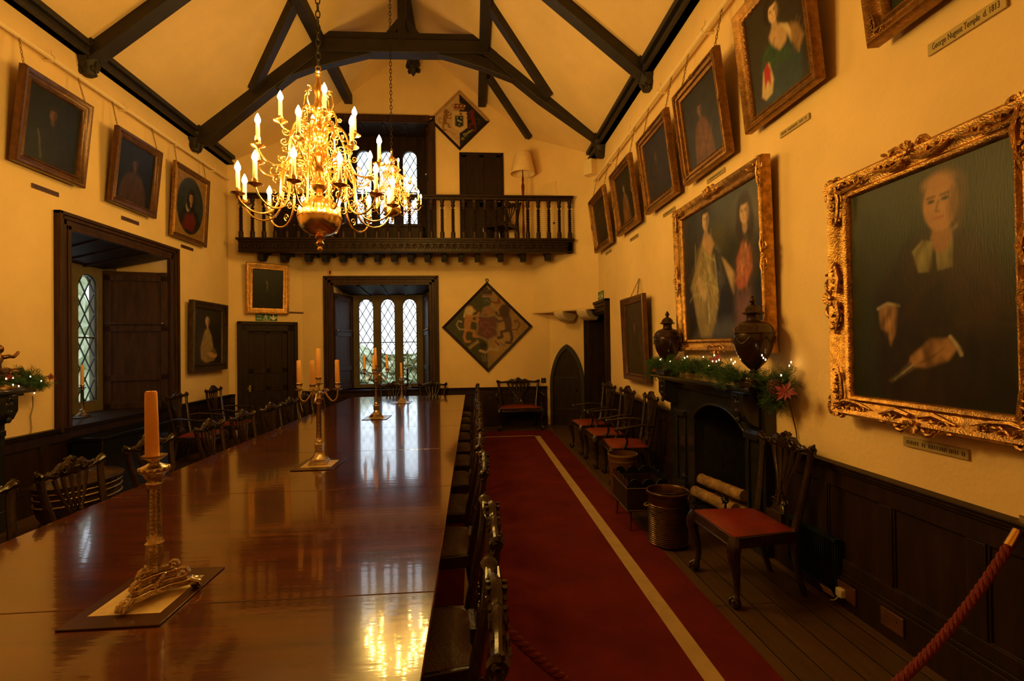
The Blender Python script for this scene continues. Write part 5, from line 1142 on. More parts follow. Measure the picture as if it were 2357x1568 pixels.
# gallery things
def door(name, mx, W, H, fw, panels, label, mt='oak_deep', handle=None, leaf_in=.10, kind='structure', arch=False, recess=None, proj=.05):
    """architrave outer W x H, opening inside; y away from the viewer"""
    r = thing(name, label, 'door', mx=mx, kind=kind)
    if fw:
        mb = MB()
        for a, b, t in ((0, fw, proj*.7), (0, fw*.35, proj), (fw*.7, fw, proj*.45)):
            mb.b2((-W/2+a, -t, 0), (-W/2+b, .01, H-a)); mb.b2((W/2-b, -t, 0), (W/2-a, .01, H-a)); mb.b2((-W/2+a, -t, H-b), (W/2-a, .01, H-a))
        mb.build('architrave', mt, r, bevel=.005)
    w2, h2 = W/2-fw, H-fw; y = -.008 if recess is None else recess
    leaf = MB(); leaf.b2((-w2, y, .01), (w2, y+.04, h2)); 
    cols, rows = panels
    for c in range(cols+1):
        x = -w2+(2*w2)*c/cols; x = max(-w2+.05, min(w2-.05, x)); leaf.b2((x-.05, y-.014, .01), (x+.05, y, h2))
    for q in rows: leaf.b2((-w2, y-.014, max(.01, q*h2-.05)), (w2, y, min(h2, q*h2+.05)))
    lf = leaf.build('leaf', mt, r, bevel=.004)
    if handle:
        mb = MB(); hx, hz, hm = handle; mb.box((hx, y-.02, hz), (.10 if hm == 'brass_dull' else .03, .012, .12 if hm == 'brass_dull' else .03)); mb.ell((hx, y-.045, hz), .022); mb.build('handle', hm, lf)
    return r
gd0, gd1 = atY(1057, 352, YE), atY(1158, 354, YE)
door('door_1', frame_mx(((gd0.x+gd1.x)/2, YE-.01, 3.70), (1, 0, 0), (0, 0, 1)), gd1.x-gd0.x, gd0.z-3.70, .05, (2, (0, .48, 1)), 'dark panelled door opening onto the gallery', 'oak_deep', (.36, 4.73-3.70, 'brass'), proj=.03)
# fire exit door on left canted wall
dl, dr, dt_ = cantL(545, 740), cantL(683, 742), cantL(610, 741)
dc = (dl+dr)/2
door('door_2', frame_mx((dc.x+nC.x*.002, dc.y+nC.y*.002, 0), uC, (0, 0, 1)), (dr-dl).length, dt_.z, .19, (2, (0, .45, .62, 1)), 'dark oak door in the canted corner under the fire exit sign', 'oak_deep', (-.36, .93, 'brass_dull'), proj=.09)
# doorway in right wall
rd0, rd1, rz_ = RD[0], RD[1], 2.28
r3 = thing('door_3', 'tall dark doorway at the far end of the right wall', 'door', kind='structure', mx=frame_mx((XR, (rd0+rd1)/2, 0), (0, -1, 0), (0, 0, 1)))
hw = (rd1-rd0)/2; mb = MB()
for a, b, t in ((0, .09, .045), (.09, .15, .07), (.15, .20, .09)):
    mb.b2((-hw-b, -t, 0), (-hw-a, .01, rz_+b)); mb.b2((hw+a, -t, 0), (hw+b, .01, rz_+b)); mb.b2((-hw-b, -t, rz_+a), (hw+b, .01, rz_+b))
mb.build('architrave', 'oak_deep', r3, bevel=.005)
mb = MB(); mb.b2((-hw-.01, 0, 0), (-hw+.03, .5, rz_)); mb.b2((hw-.03, 0, 0), (hw+.01, .5, rz_)); mb.b2((-hw, 0, rz_-.03), (hw, .5, rz_+.01)); mb.build('lining', 'oak_deep', r3)
mb = MB(); mb.b2((-hw, .48, 0), (hw, .54, rz_))
for x in (-hw+.06, 0, hw-.06): mb.b2((x-.05, .46, 0), (x+.05, .48, rz_))
for z in (.1, .9, 1.5, 2.2): mb.b2((-hw, .46, z-.05), (hw, .48, z+.05))
mb.build('leaf', 'oak_deep', r3, bevel=.004)
# pointed door
pA = Vector((1.60, YE+.02, 0)); pB = Vector((XR+.02, 10.16, 0)); uP = (pB-pA).normalized(); nP = Vector((uP.y, -uP.x, 0))
r4 = thing('door_4', 'low pointed arch door of dark boards in the corner', 'door', kind='structure', mx=frame_mx((1.975, 10.365, 0), uP, (0, 0, 1)))
def ogive(w_, h_, n=12):
    pts = [(-w_, 0)]; hs_ = h_*.52
    for i in range(n+1):
        t = i/n; pts.append((-w_*(1-t**1.9)*1.0, hs_+(h_-hs_)*(math.sin(t*PI/2)**1.0)*(.35*t+.65)))
    R = [(-x, z) for x, z in pts[::-1]][1:]
    return pts+R
oo = ogive(.37, 1.70); oi = ogive(.31, 1.60); mb = MB(); n = len(oo)
mb.add([(x, -.06, z) for x, z in oo]+[(x, -.06, z) for x, z in oi]+[(x, .0, z) for x, z in oo]+[(x, .0, z) for x, z in oi], [(i, i+1, n+i+1, n+i) for i in range(n-1)]+[(i, i+1, 2*n+i+1, 2*n+i) for i in range(n-1)]+[(n+i, n+i+1, 3*n+i+1, 3*n+i) for i in range(n-1)])
mb.build('architrave', 'timber', r4, smooth=30)
mb = MB(); mb.prism(oi, lambda a, b: (a, -.02, b), (0, .018, 0)); mb.build('leaf', 'oak_deep', r4, smooth=0)
mb = MB()
for x in (-.2, -.1, 0, .1, .2): mb.b2((x-.004, -.024, 0), (x+.004, -.02, 1.1))
for z in (.35, 1.0): mb.b2((-.29, -.030, z-.02), (.22, -.02, z+.02))
mb.ell((.2, -.05, .75), .02); mb.build('strap_hinge', 'iron', r4)
# stone corbels below the overhang, console shapes
for (px, lab) in ((1270, 'carved stone corbel under the overhang, left of the two'), (1335, 'carved stone corbel under the overhang, beside the doorway')):
    mb = MB(); f = {1270: .42, 1335: .76}[px]; c = Vector((CRY[1]+(XR-CRY[1])*f, YE+(CRY[0]-YE)*f, 2.36)); nrm = Vector((-(YE-CRY[0]), -(XR-CRY[1]), 0)).normalized(); al = Vector((XR-CRY[1], CRY[0]-YE, 0)).normalized(); c -= nrm*.02
    for k in range(1): mb.prism([(.16, .0), (.14, -.07), (.06, -.15), (-.06, -.19), (-.2, -.20), (-.30, -.10), (-.30, 0)], lambda a, b: tuple(c+nrm*(a-.12)+al*(-.12)+Vector((0, 0, b))), al*.24)
    tag(mb.build('stone_corbel', 'stone', bevel=.02, org=tuple(c)), lab, 'corbel')
# exit signs
s1 = cantL(588, 739); s2 = cantL(638, 739); sc_ = (s1+s2)/2
sg = thing('exit_sign', 'green fire exit sign with running man and down arrow', 'sign', mx=frame_mx(tuple(sc_+nC*.003+Vector((0, 0, .0))), uC, (0, 0, 1)))
SW = (s2-s1).length; mb = MB(); mb.b2((-SW/2, -.008, .0), (SW/2, .0, .155)); mb.build('sign_board', 'green', sg, bevel=.001)
text('Fire', .062, 'signwhite', sg, Matrix.Translation((-SW*.33, -.0088, .112))); text('exit', .062, 'signwhite', sg, Matrix.Translation((-SW*.33, -.0088, .045)))
def runman(parent, x0, s):
    mb = MB(); f = lambda a, b: (x0+a*s, -.0085, b*s+.012); d = (0, -.0008, 0)
    mb.prism([(-.5, 0), (.5, 0), (.5, 1), (.2, 1), (.2, .95), (.45, .95), (.45, .05), (-.5, .05)], f, d)
    mb.prism([(-.1+.09*math.cos(t), .84+.09*math.sin(t)) for t in [i*PI/5 for i in range(10)]], f, d)
    mb.prism([(-.2, .72), (.02, .74), (.22, .60), (.17, .53), (.0, .64), (-.04, .42), (.18, .28), (.05, .04), (-.04, .08), (.04, .25), (-.16, .36), (-.30, .14), (-.48, .12), (-.46, .20), (-.34, .23), (-.18, .50), (-.20, .62), (-.34, .52), (-.40, .58)], f, d)
    mb.build('running_man', 'signwhite', parent, smooth=0)
def arrow(parent, x0, s):
    mb = MB(); f = lambda a, b: (x0+a*s, -.0085, b*s+.075); mb.prism([(-.12, .5), (.12, .5), (.12, -.08), (.42, .16), (.42, -.10), (0, -.5), (-.42, -.10), (-.42, .16), (-.12, -.08)], f, (0, -.0008, 0)); mb.build('arrow', 'signwhite', parent, smooth=0)
runman(sg, 0, .13); arrow(sg, SW*.32, .13)
sg = thing('exit_sign', 'small green exit sign above the right doorway', 'sign', mx=frame_mx((XR-.001, 9.02, 2.50), (0, -1, 0), (0, 0, 1)))
mb = MB(); mb.b2((-.22, -.008, 0), (.22, 0, .16)); mb.build('sign_board', 'green', sg); runman(sg, -.0, .13); arrow(sg, .14, .12); text('Exit', .07, 'signwhite', sg, Matrix.Translation((-.13, -.0088, .08)))
# standard lamp on the gallery
lp = thing('floor_lamp', 'standard lamp with cream shade standing on the gallery', 'lamp', (1.075, 10.2, 3.70))
mb = MB(); mb.lathe([(.14, 0), (.14, .03), (.05, .06)], n=20); mb.build('base', 'redwood', lp)
mb = MB(); mb.lathe([(.03, .05), (.022, .2), (.028, .4), (.018, .6), (.022, .8), (.03, .86), (.018, .9), (.020, 1.0), (.032, 1.2), (.036, 1.28), (.018, 1.34), (.026, 1.40), (.012, 1.5), (.010, 1.6)], n=14); mb.build('pole', 'redwood', lp, smooth=40)
mb = MB(); n = 28; pr = [(.255, 1.52), (.165, 1.93), (.160, 1.93), (.250, 1.52)]
vs = [(r*math.cos(2*PI*j/n), r*math.sin(2*PI*j/n), z) for r, z in pr for j in range(n)]; mb.add(vs, [(i*n+j, i*n+(j+1) % n, ((i+1) % 4)*n+(j+1) % n, ((i+1) % 4)*n+j) for i in range(4) for j in range(n)]); mb.build('lamp_shade', 'shade', lp, smooth=50)
# gallery chair: dark bentwood back seen through the balusters
gc = copy_tree(proto); gc.name = 'gallery_chair'; gc.location = (.62, 10.15, 3.70); gc.rotation_euler = (0, 0, PI*.8); gc['label'] = 'dark chair standing on the gallery in front of the door'; gc['group'] = ''; del gc['group']
# dark chest and bench behind the balusters
ch = thing('chest', 'long dark cabinet on the left part of the gallery', 'cabinet', (-3.15, 10.15, 3.70)); mb = MB(); mb.b2((-.62, -.18, 0), (.30, .18, .74)); mb.b2((-.65, -.21, .74), (.33, .2, .78)); mb.build('body', 'oak_deep', ch, bevel=.01)
for x in (-.38, .06): mb = MB(); mb.b2((x-.18, -.20, .08), (x+.18, -.178, .66)); d_ = mb.build('door', 'oak_deep', ch, bevel=.01); mb = MB(); mb.ell((x+.12, -.21, .38), .018); mb.build('knob', 'brass_dull', d_)
bn = thing('bench', 'dark panelled seat below the upper window behind balusters', 'bench', (-1.8, 10.3, 3.70)); mb = MB(); mb.b2((-.85, -.18, .40), (.85, .2, .46)); mb.build('seat', 'oak_deep', bn, bevel=.01)
for x in (-.8, .8): mb = MB(); mb.b2((x-.03, -.15, 0), (x+.03, .17, .40)); mb.build('leg', 'oak_deep', bn)
mb = MB(); mb.b2((-.82, -.14, .02), (.82, -.12, .40)); mb.build('front_panel', 'oak_deep', bn)
# hatch outline in the canted plaster beside the lamp
hA = Vector((XR, CRY[0], 0)); hB = Vector((CRY[1], YE, 0)); uR = (hA-hB).normalized(); nR = Vector((uR.y, -uR.x, 0))
def cantR(px, py, off=0):
    d = Vector(_ray(px, py)); o = Vector(CAM); P0 = hA+nR*off; return o+d*((P0-o).dot(nR)/d.dot(nR))
a1, a2, a3 = cantR(1240, 424), cantR(1281, 412), cantR(1282, 540)
dd = thing('wall_hatch', 'plastered hatch door with outline in the wall beside the lamp', 'hatch', mx=frame_mx(tuple(((a1+a2)/2)*1.0+nR*.004-Vector((0, 0, a1.z-3.75))), uR, (0, 0, 1)), kind='structure')
HW = (a2-a1).length; HH = a2.z-3.78; mb = MB(); mb.b2((-HW/2, -.012, 0), (HW/2, .0, HH)); mb.build('leaf', 'plaster', dd, bevel=.003); mb = MB(); mb.ell((HW/2-.06, -.03, .42), .02); mb.build('knob', 'oak', dd)
sp = cantR(1365, 390); spk = thing('loudspeaker', 'cream wall speaker high in the corner by the picture rail', 'speaker', tuple(sp+nR*.01), math.atan2(uR.y, uR.x))
mb = MB(); mb.prism([(-.13, 0), (.13, 0), (.10, -.17), (-.10, -.17)], lambda a, b: (a, b, -.13), (0, 0, .28)); mb.build('housing', 'pipe', spk, bevel=.015)
# door bell box and its cable above the lower window
bx_ = thing('bell_box', 'small brass framed bell switch above the end window', 'switch', (-2.905, YE, 3.245)); mb = MB(); mb.b2((-.045, -.03, -.07), (.045, 0, .07)); mb.build('case', 'brass', bx_, bevel=.004); mb = MB(); mb.b2((-.018, -.036, -.035), (.018, -.03, .035)); mb.build('button', 'ink', bx_)
mb = MB(); mb.tube([(-.90, YE-.006, 3.20), (-.90, YE-.006, 3.42)], .004, 5); tag(mb.build('wall_cable', 'plaster', org=(-.90, YE, 3.3)), 'thin painted cable from the gallery to the window frame', 'cable')
st_ = thing('light_switch', 'small dark switch on the wall between settee and pointed door', 'switch', (1.49, YE, .94)); mb = MB(); mb.b2((-.05, -.02, -.05), (.05, 0, .05)); mb.build('plate', 'iron', st_, bevel=.004); mb = MB(); mb.ell((0, -.024, 0), .014); mb.build('button', 'brass_dull', st_)

# ================================================================== fireplaces
def chimney(side, y0, y1, o0, o1, Xf, lab, x):
    r = thing('fireplace_surround', lab, 'fireplace', (x, (y0+y1)/2, 0)); yc = (y0+y1)/2; s = side   # s=-1 projects to -x
    p = abs(Xf-x); zsh = 1.34; q0, q1 = o0-yc, o1-yc; a, b = y0-yc, y1-yc
    F = lambda y, z: (0, y, z); hb = 1.20
    arch = [(q1, 0), (q1, .93)]+[(q0+(q1-q0)*(1-t), .93+.17*(1-abs(2*t-1)**2.4)) for t in [i/12 for i in range(1, 12)]]+[(q0, .93), (q0, 0)]
    mb = MB(); mb.prism([(a, 0), (a, hb), (b, hb), (b, 0)]+arch, F, (s*p, 0, 0)); mb.build('mantel_body', 'marble', r, smooth=0, bevel=.006)
    mb = MB()
    for (c0, c1) in ((a, q0-.0), (q1, b)):
        w_ = min(c1-c0, .34); cc = (c0+c1)/2; mb.b2((s*p, cc-w_/2+.02, 0), (s*(p+.025), cc+w_/2-.02, .20)); mb.b2((s*p, cc-w_*.36, .2), (s*(p+.02), cc-w_*.26, .96)); mb.b2((s*p, cc+w_*.26, .2), (s*(p+.02), cc+w_*.36, .96)); mb.b2((s*p, cc-w_*.4, .9), (s*(p+.045), cc+w_*.4, .955))
    n = len(arch)-2; pts = [(s*(p+.006), y, z) for y, z in arch[1:-1]]; mb.tube(pts, .016, 6); mb.build('moulding', 'marble', r, bevel=.005)
    for cc in (a+.13, b-.13):
        mb = MB(); mb.prism([(0, 1.28), (.15, 1.28), (.15, 1.14), (.11, 1.06), (.05, 1.02), (0, 1.0)], lambda d_, z: (s*(p+d_), cc-.09, z), (0, .18, 0))
        for k in range(3): mb.ell((s*(p+.14), cc, 1.20-.07*k), (.02, .05-.012*k, .03), 8, 5)
        mb.spiral((s*(p+.155), cc, 1.235), .03, 1.3, .008, (0, 1, 0), (0, 0, 1), n=9); mb.build('bracket', 'marble', r, bevel=.005)
    mb = MB(); mb.b2((0, a, hb), (s*(p+.04), b, 1.27)); mb.b2((0, a-.05, 1.27), (s*(p+.13), b+.05, 1.30)); mb.b2((0, a-.13, 1.30), (s*(p+.20), b+.10, zsh)); mb.build('mantel_shelf', 'marble', r, bevel=.01)
    mb = MB(); d = -s   # firebox, inside the wall
    mb.b2((d*.0, q0-.0, .0), (d*.50, q0-.08, 1.2)); mb.b2((0, q1, 0), (d*.50, q1+.08, 1.2)); mb.b2((d*.44, q0, 0), (d*.52, q1, 1.2)); mb.b2((0, q0, 1.12), (d*.5, q1, 1.2)); mb.b2((s*(p-.01), q0, 0), (d*.5, q1, .02)); mb.build('firebox', 'soot', r, smooth=0)
    return r
fp = chimney(-1, FPY[0], FPY[1], FO[0]+.02, FO[1]-.02, 2.26, 'black marble fireplace with garland on the right wall', XR)
fl = chimney(1, 3.35, 5.10, 3.7, 4.75, -4.42, 'black marble fireplace at the far left edge', XL)
SHZ = 1.341
# urns
GU = 'lidded bronze urns on the right mantelpiece'
def urn(x, y, lab):
    t = thing('urn', lab, 'urn', (x, y, SHZ), .1, GU)
    mb = MB(); mb.box((0, 0, .022), (.20, .20, .044)); mb.box((0, 0, .052), (.175, .175, .016)); mb.build('plinth', 'urn', t, bevel=.004)
    mb = MB(); mb.lathe([(.072, .060), (.066, .072), (.036, .085), (.026, .105), (.034, .118), (.024, .13), (.040, .142), (.085, .19), (.122, .26), (.144, .34), (.150, .395), (.148, .405), (.154, .410), (.154, .420), (.147, .425), (.138, .455), (.110, .487), (.070, .503), (.050, .512), (.046, .545), (.052, .556)], n=40); ub = mb.build('body', 'urn', t, smooth=40)
    mb = MB()
    for k in range(8):
        a0 = k*PI/4
        mb.tube([(.151*math.cos(a0+q*PI/4), .151*math.sin(a0+q*PI/4), .385-.05*math.sin(q*PI)) for q in [i/8 for i in range(9)]], .0022, 5)
    mb.build('swag', 'urn', t)
    mb = MB(); mb.lathe([(.060, .553), (.078, .560), (.080, .568), (.066, .578), (.058, .60), (.040, .622), (.020, .632), (.010, .642), (.020, .650), (.024, .664), (.018, .680), (.010, .686), (.012, .694), (.002, .700)], n=30); mb.build('lid', 'urn', t, smooth=40)
    return t
urn(2.15, 3.68, 'bronze lidded urn at the near end of the mantel, nearest to camera'); urn(2.15, 5.37, 'bronze lidded urn at the far end of the mantel')
tag(MB().lathe([(.030, 0), (.031, .02), (.029, .17), (.024, .175), (.001, .17)], n=16).build('pillar_candle', 'matcream', org=None), 'mottled pillar candle among the garland by the far urn', 'candle').location = (2.23, 5.18, SHZ)

# ================================================================== garlands
def spray(mb, p, d, L, rnd, nn=26, w_=.0021):
    p = Vector(p); d = Vector(d).normalized(); sd = d.orthogonal().normalized()
    for i in range(nn):
        t = i/nn; a = i*2.4+rnd.random(); e = (sd*math.cos(a)+d.cross(sd)*math.sin(a)); q = (e*.8+d*.65).normalized(); b = p+d*(L*t); l = L*.42*(1-.35*t); tip = b+q*l; s2 = q.cross(d).normalized()*w_
        mb.add([b-s2, b+s2, tip, b+q*l*.5+d*w_*1.5], [(0, 1, 2), (0, 1, 3), (1, 2, 3), (0, 3, 2)])
def cone(mb, c, s, ax):
    ax = Vector(ax).normalized(); sd = ax.orthogonal().normalized(); c = Vector(c); mb.tube([c-ax*s*.5, c, c+ax*s*.45], [s*.22, s*.3, s*.08], 8)
    for i in range(60):
        t = i/60; a = i*2.4; r = s*(.34*math.sin(PI*(.15+.8*t)))+.004; e = sd*math.cos(a)+ax.cross(sd)*math.sin(a); mb.ell(c+ax*(s*(t-.5))+e*r, (s*.075, s*.075, s*.05), 5, 3)
def flower(mb, c, s, n):
    n = Vector(n).normalized(); sd = n.orthogonal().normalized(); c = Vector(c)
    for k in range(9):
        a = k*2*PI/9; e = sd*math.cos(a)+n.cross(sd)*math.sin(a); f = n.cross(e); l = s*(1 if k % 2 else .75); lift = n*(.25*s if k % 2 else .1*s)
        mb.add([c, c+e*l*.5+f*l*.2+lift*.5, c+e*l+lift*.3, c+e*l*.5-f*l*.2+lift*.5, c+e*l*.5+lift*.5-n*.004], [(0, 1, 4), (1, 2, 4), (2, 3, 4), (3, 0, 4), (0, 1, 2, 3)])
def garland(lab, path, s, seed, cones, flowers, lights, dens=340):
    rnd = random.Random(seed); o = path[0]; t = thing('garland', lab, 'garland', tuple(o)); L = lambda p: Vector(p)-Vector(o)
    P = [Vector(p) for p in path]; seg = [(P[i+1]-P[i]).length for i in range(len(P)-1)]; T = sum(seg)
    def at(u):
        d = u*T
        for i, l in enumerate(seg):
            if d <= l or i == len(seg)-1: return P[i].lerp(P[i+1], min(1, d/l)), (P[i+1]-P[i]).normalized()
            d -= l
    mb = MB(); mb.tube([L(at(i/40)[0]) for i in range(41)], .006, 5)
    for i in range(int(dens*T)):
        p, d = at(rnd.random()); q = Vector((rnd.gauss(0, 1), rnd.gauss(0, 1), rnd.gauss(.35, .9))).normalized(); q = (q+d*rnd.uniform(-.8, .8)).normalized()
        pos = p-d.cross(q)*rnd.uniform(-.03, .03)
        if pos.z < p.z-.04: pos.z = p.z
        tp = pos+q*.13
        if tp.x > XR-.015: q.x = -abs(q.x)-.3
        if tp.x < XL+.015: q.x = abs(q.x)+.3
        if q.z < -.15 and p.z < SHZ+.1 and abs(p.x-2.2) < .14 and 3.7 < p.y < 5.7: q.z *= -.6
        spray(mb, L(pos), q, rnd.uniform(.06, .14), rnd)
    mb.build('fir_sprays', 'fir', t, smooth=0)['kind'] = 'stuff'
    for c, sz, ax in cones: m2 = MB(); cone(m2, L(c), sz, ax); m2.build('pine_cone', 'cone', t)
    for c, sz in flowers: m2 = MB(); flower(m2, L(c), sz, (s*.8, -.6, .35)); m2.ell(L(c)+Vector((s*.01, -.008, .004)), .006, 6, 4); m2.build('poinsettia', 'poin', t, smooth=0)
    for c in lights:
        m2 = MB(); m2.ell(L(c), (.0048, .0048, .0075), 6, 4); m2.build('fairy_light', 'fairy', t)
    return t
SX = 2.155
def onsh(px, py, X=None): return tuple(atX(px, py, X or SX))
path = [(2.13, 5.83, SHZ-.02), (2.14, 5.74, SHZ+.09), (2.07, 5.5, SHZ+.09), (2.10, 5.2, SHZ+.10), (2.11, 4.9, SHZ+.12), (2.08, 4.6, SHZ+.07), (2.10, 4.35, SHZ+.11), (2.07, 4.1, SHZ+.07), (2.04, 3.82, SHZ+.06), (2.17, 3.62, SHZ+.04), (2.20, 3.54, SHZ-.04), (2.24, 3.50, SHZ-.12), (2.22, 3.52, SHZ-.02), (2.24, 3.46, SHZ+.06), (2.22, 3.56, SHZ+.02)]
garland('fir garland with lights, cones and red flowers along the right mantel', path, -1, 4,
        [(onsh(1688, 862, 2.10), .10, (0, 1, .1)), (onsh(1785, 895, 2.15), .13, (.1, -.2, -1))],
        [(onsh(1648, 834, 2.11), .085), (onsh(1562, 829, 2.10), .06), (onsh(1808, 903, 2.14), .085), (onsh(1508, 850, 2.08), .05), (onsh(1531, 846, 2.08), .045), (onsh(1602, 845, 2.08), .04)],
        [onsh(1520, 828, 2.08), onsh(1543, 832, 2.08), onsh(1576, 824, 2.10), onsh(1582, 821, 2.10), onsh(1571, 828, 2.10), onsh(1644, 818, 2.14), onsh(1640, 832, 2.08), onsh(1649, 832, 2.08), onsh(1655, 829, 2.08), onsh(1632, 842, 2.07), onsh(1683, 828, 2.10), onsh(1692, 833, 2.08), onsh(1688, 837, 2.08), onsh(1757, 824, 2.05), onsh(1762, 828, 2.05), onsh(1754, 818, 2.06), onsh(1821, 834, 2.30), onsh(1817, 842, 2.30), onsh(1619, 822, 2.12), onsh(1798, 864, 2.10)])
mb = MB(); wp = [atX(1812, 908, 2.2), atX(1820, 940, 2.28), atX(1826, 965, 2.33), atX(1832, 990, 2.345), atX(1835, 1012, 2.345)]; mb.tube(wp, .0045, 6); tag(mb.build('light_cable', 'copper', org=tuple(wp[0])), 'brown twisted cable hanging from the right garland', 'cable')
lsx = -4.33
def onl(px, py, X=-4.2): return tuple(atX(px, py, X))
pathl = [(-4.38, 3.9, SHZ+.05), (-4.36, 4.4, SHZ+.06), (-4.34, 4.8, SHZ+.06), (-4.33, 5.10, SHZ+.07), (-4.36, 5.25, SHZ+.12), (-4.34, 5.22, SHZ+.05), (-4.36, 5.38, SHZ+.04), (-4.38, 5.46, SHZ+.0)]
garland('fir garland with lights on the far left mantel', pathl, 1, 6, [(onl(14, 855), .09, (0, 1, .3))], [(onl(117, 868, -4.36), .045), (onl(20, 866), .04)],
        [onl(70, 867), onl(95, 877), onl(43, 889), (onl(79, 905)), onl(30, 870), onl(30, 886), onl(14, 872)])
mb = MB(); wp = [atX(75, 912, -4.5), atX(76, 935, -4.55), atX(70, 960, -4.585), atX(73, 985, -4.585), atX(70, 1003, -4.585)]; mb.tube(wp, .005, 6); tag(mb.build('light_cable', 'label', org=tuple(wp[0])), 'wavy yellow cable hanging below the left garland', 'cable')
# bronze reclining figure on the left mantel
bz = thing('bronze_sculpture', 'bronze seated nude figure sculpture on the left mantel', 'sculpture', (-4.42, 5.04, SHZ), 0); bz.scale = (1.1, 1.1, 1.12)
mb = MB(); mb.lathe([(.13, 0), (.13, .02), (.11, .05), (.115, .07), (.10, .09)], n=20, sx=1, sy=1.7)
for i in range(20): a = i*.7; mb.ell((.08*math.cos(a), .15*math.sin(a), .10), (.035, .04, .02), 7, 4)
mb.build('rocky_base', 'bronze', bz)
mb = MB(); mb.tube([(0, -.02, .11), (0, -.03, .16), (.0, -.035, .21), (.005, -.03, .25), (.01, -.02, .285), (.01, -.018, .30)], [.045, .042, .038, .046, .026, .018], 10)
mb.ell((.014, -.012, .335), (.028, .031, .036), 10, 8); mb.ell((.005, -.02, .348), (.030, .034, .030), 10, 6)
mb.tube([(.02, .0, .12), (.03, .09, .14), (.03, .17, .155), (.03, .19, .11), (.02, .20, .09)], [.035, .032, .024, .02, .014], 9); mb.tube([(-.02, .0, .12), (-.03, .08, .125), (-.02, .16, .11), (-.01, .21, .10)], [.035, .03, .022, .014], 9)
mb.tube([(.01, .015, .265), (.02, .07, .275), (.02, .11, .268), (.02, .15, .30), (.02, .158, .315)], [.020, .017, .014, .012, .009], 8); mb.tube([(-.01, -.06, .26), (-.02, -.11, .22), (-.01, -.10, .15), (.0, -.12, .12)], [.02, .017, .014, .012], 8)
mb.tube([(.02, .05, .15), (.05, .10, .14), (.05, .15, .10)], [.02, .03, .01], 7); mb.build('figure', 'bronze', bz, smooth=60)

# ================================================================== hearth things
GL = 'cut logs in the right fireplace'
def log(x0, y0, x1, y1, z, r, lab):
    t = thing('log', lab, 'log', (x0, y0, z), 0, GL); d = Vector((x1-x0, y1-y0, 0)); n = 10; rnd = random.Random(int(r*1e4)); mb = MB()
    mb.tube([d*(i/n)+Vector((0, 0, rnd.uniform(-.004, .004))) for i in range(n+1)], [r*rnd.uniform(.94, 1.04) for i in range(n+1)], 18, cap=False); mb.build('bark', 'bark', t, smooth=60)
    for q, s in ((0, -1), (1, 1)):
        mb = MB(); c = d*q; e = d.normalized(); mb.tube([c-e*s*.004, c+e*s*.002], r*.95, 18); mb.build('cut_end', 'logend', t)
log(2.30, 4.93, 2.42, 4.34, .30, .055, 'upper right log of the pile in the fireplace'); log(2.20, 4.86, 2.30, 4.28, .20, .055, 'front log of the pile lying before the others'); log(2.46, 4.90, 2.50, 4.3, .13, .055, 'lower rear log under the pile'); log(2.33, 4.86, 2.40, 4.3, .13, .055, 'lower middle log in the grate')
gr = thing('fire_grate', 'black iron fire grate holding the logs', 'grate', (2.36, 4.55, .02)); mb = MB()
for y in (-.28, .28): mb.tube([(-.17, y, .06), (.17, y, .06)], .010, 6); mb.tube([(-.17, y, .06), (-.17, y, 0)], .010, 6); mb.tube([(.17, y, .06), (.17, y, 0)], .010, 6)
for i in range(7): x = -.17+i*.057; mb.tube([(x, -.3, .055), (x, .3, .055)], .006, 5)
mb.build('grate_bars', 'iron', gr)
for y, lab in ((4.93, 'ornate iron firedog at the far side of the hearth'), (4.12, 'ornate iron firedog at the near side of the hearth')):
    fd = thing('firedog', lab, 'firedog', (2.13, y, .0)); mb = MB(); mb.tube([(0, -.07, .01), (0, 0, .06), (0, .07, .01)], .012, 6); mb.tube([(0, 0, .05), (0, 0, .32)], [.016, .010], 8); mb.tube([(0, 0, .06), (.22, 0, .07)], .010, 6)
    mb.tube([(-.02, .06*math.cos(t), .17+.06*math.sin(t)) for t in [i*PI/6 for i in range(12)]], .010, 6, closed=True); mb.ell((0, 0, .34), (.03, .03, .03)); 
    for k in range(6): a = k*PI/3; mb.tube([(-.01, 0, .34), (-.01, .06*math.cos(a), .34+.05*math.sin(a))], [.012, .003], 5)
    mb.build('dog_iron', 'iron', fd)
# kindling bundle standing in the back
kd = MB(); rnd = random.Random(3)
for i in range(34): a = rnd.uniform(4.2, 4.5); kd.tube([(2.62+rnd.uniform(-.05, .05), a, .03), (2.70+rnd.uniform(-.06, .06), a+rnd.uniform(-.12, .12), rnd.uniform(.5, .85))], .003, 4)
tag(kd.build('kindling', 'bark', org=(2.64, 4.35, .03)), 'bundle of dry twigs leaning at back of the fireplace', 'kindling', kind='stuff')
# ribbed bucket
bk = thing('bucket', 'ribbed dark copper coal bucket with rim on the carpet edge', 'bucket', (1.62, 4.10, .0125))
prof = [(.155, 0)]; z = .012
while z < .34: prof += [(.160+.01*z, z), (.168+.01*z, z+.006), (.160+.01*z, z+.012)]; z += .0165
prof += [(.168, .35), (.168, .41), (.176, .415), (.176, .43), (.166, .435), (.160, .42), (.155, .02), (.001, .015)]
mb = MB(); mb.lathe(prof, n=40); mb.build('body', 'bucket', bk, smooth=50)
mb = MB(); mb.tube([(.17*math.cos(t), .17*math.sin(t), .435) for t in [i*PI/16 for i in range(32)]], .006, 6, closed=True); mb.build('rim', 'copper', bk)
for sg in (-1, 1): mb = MB(); mb.tube([(sg*.176, -.03, .33), (sg*.20, -.02, .32), (sg*.20, .02, .32), (sg*.176, .03, .33)], .006, 6); mb.build('lug', 'brass_dull', bk)
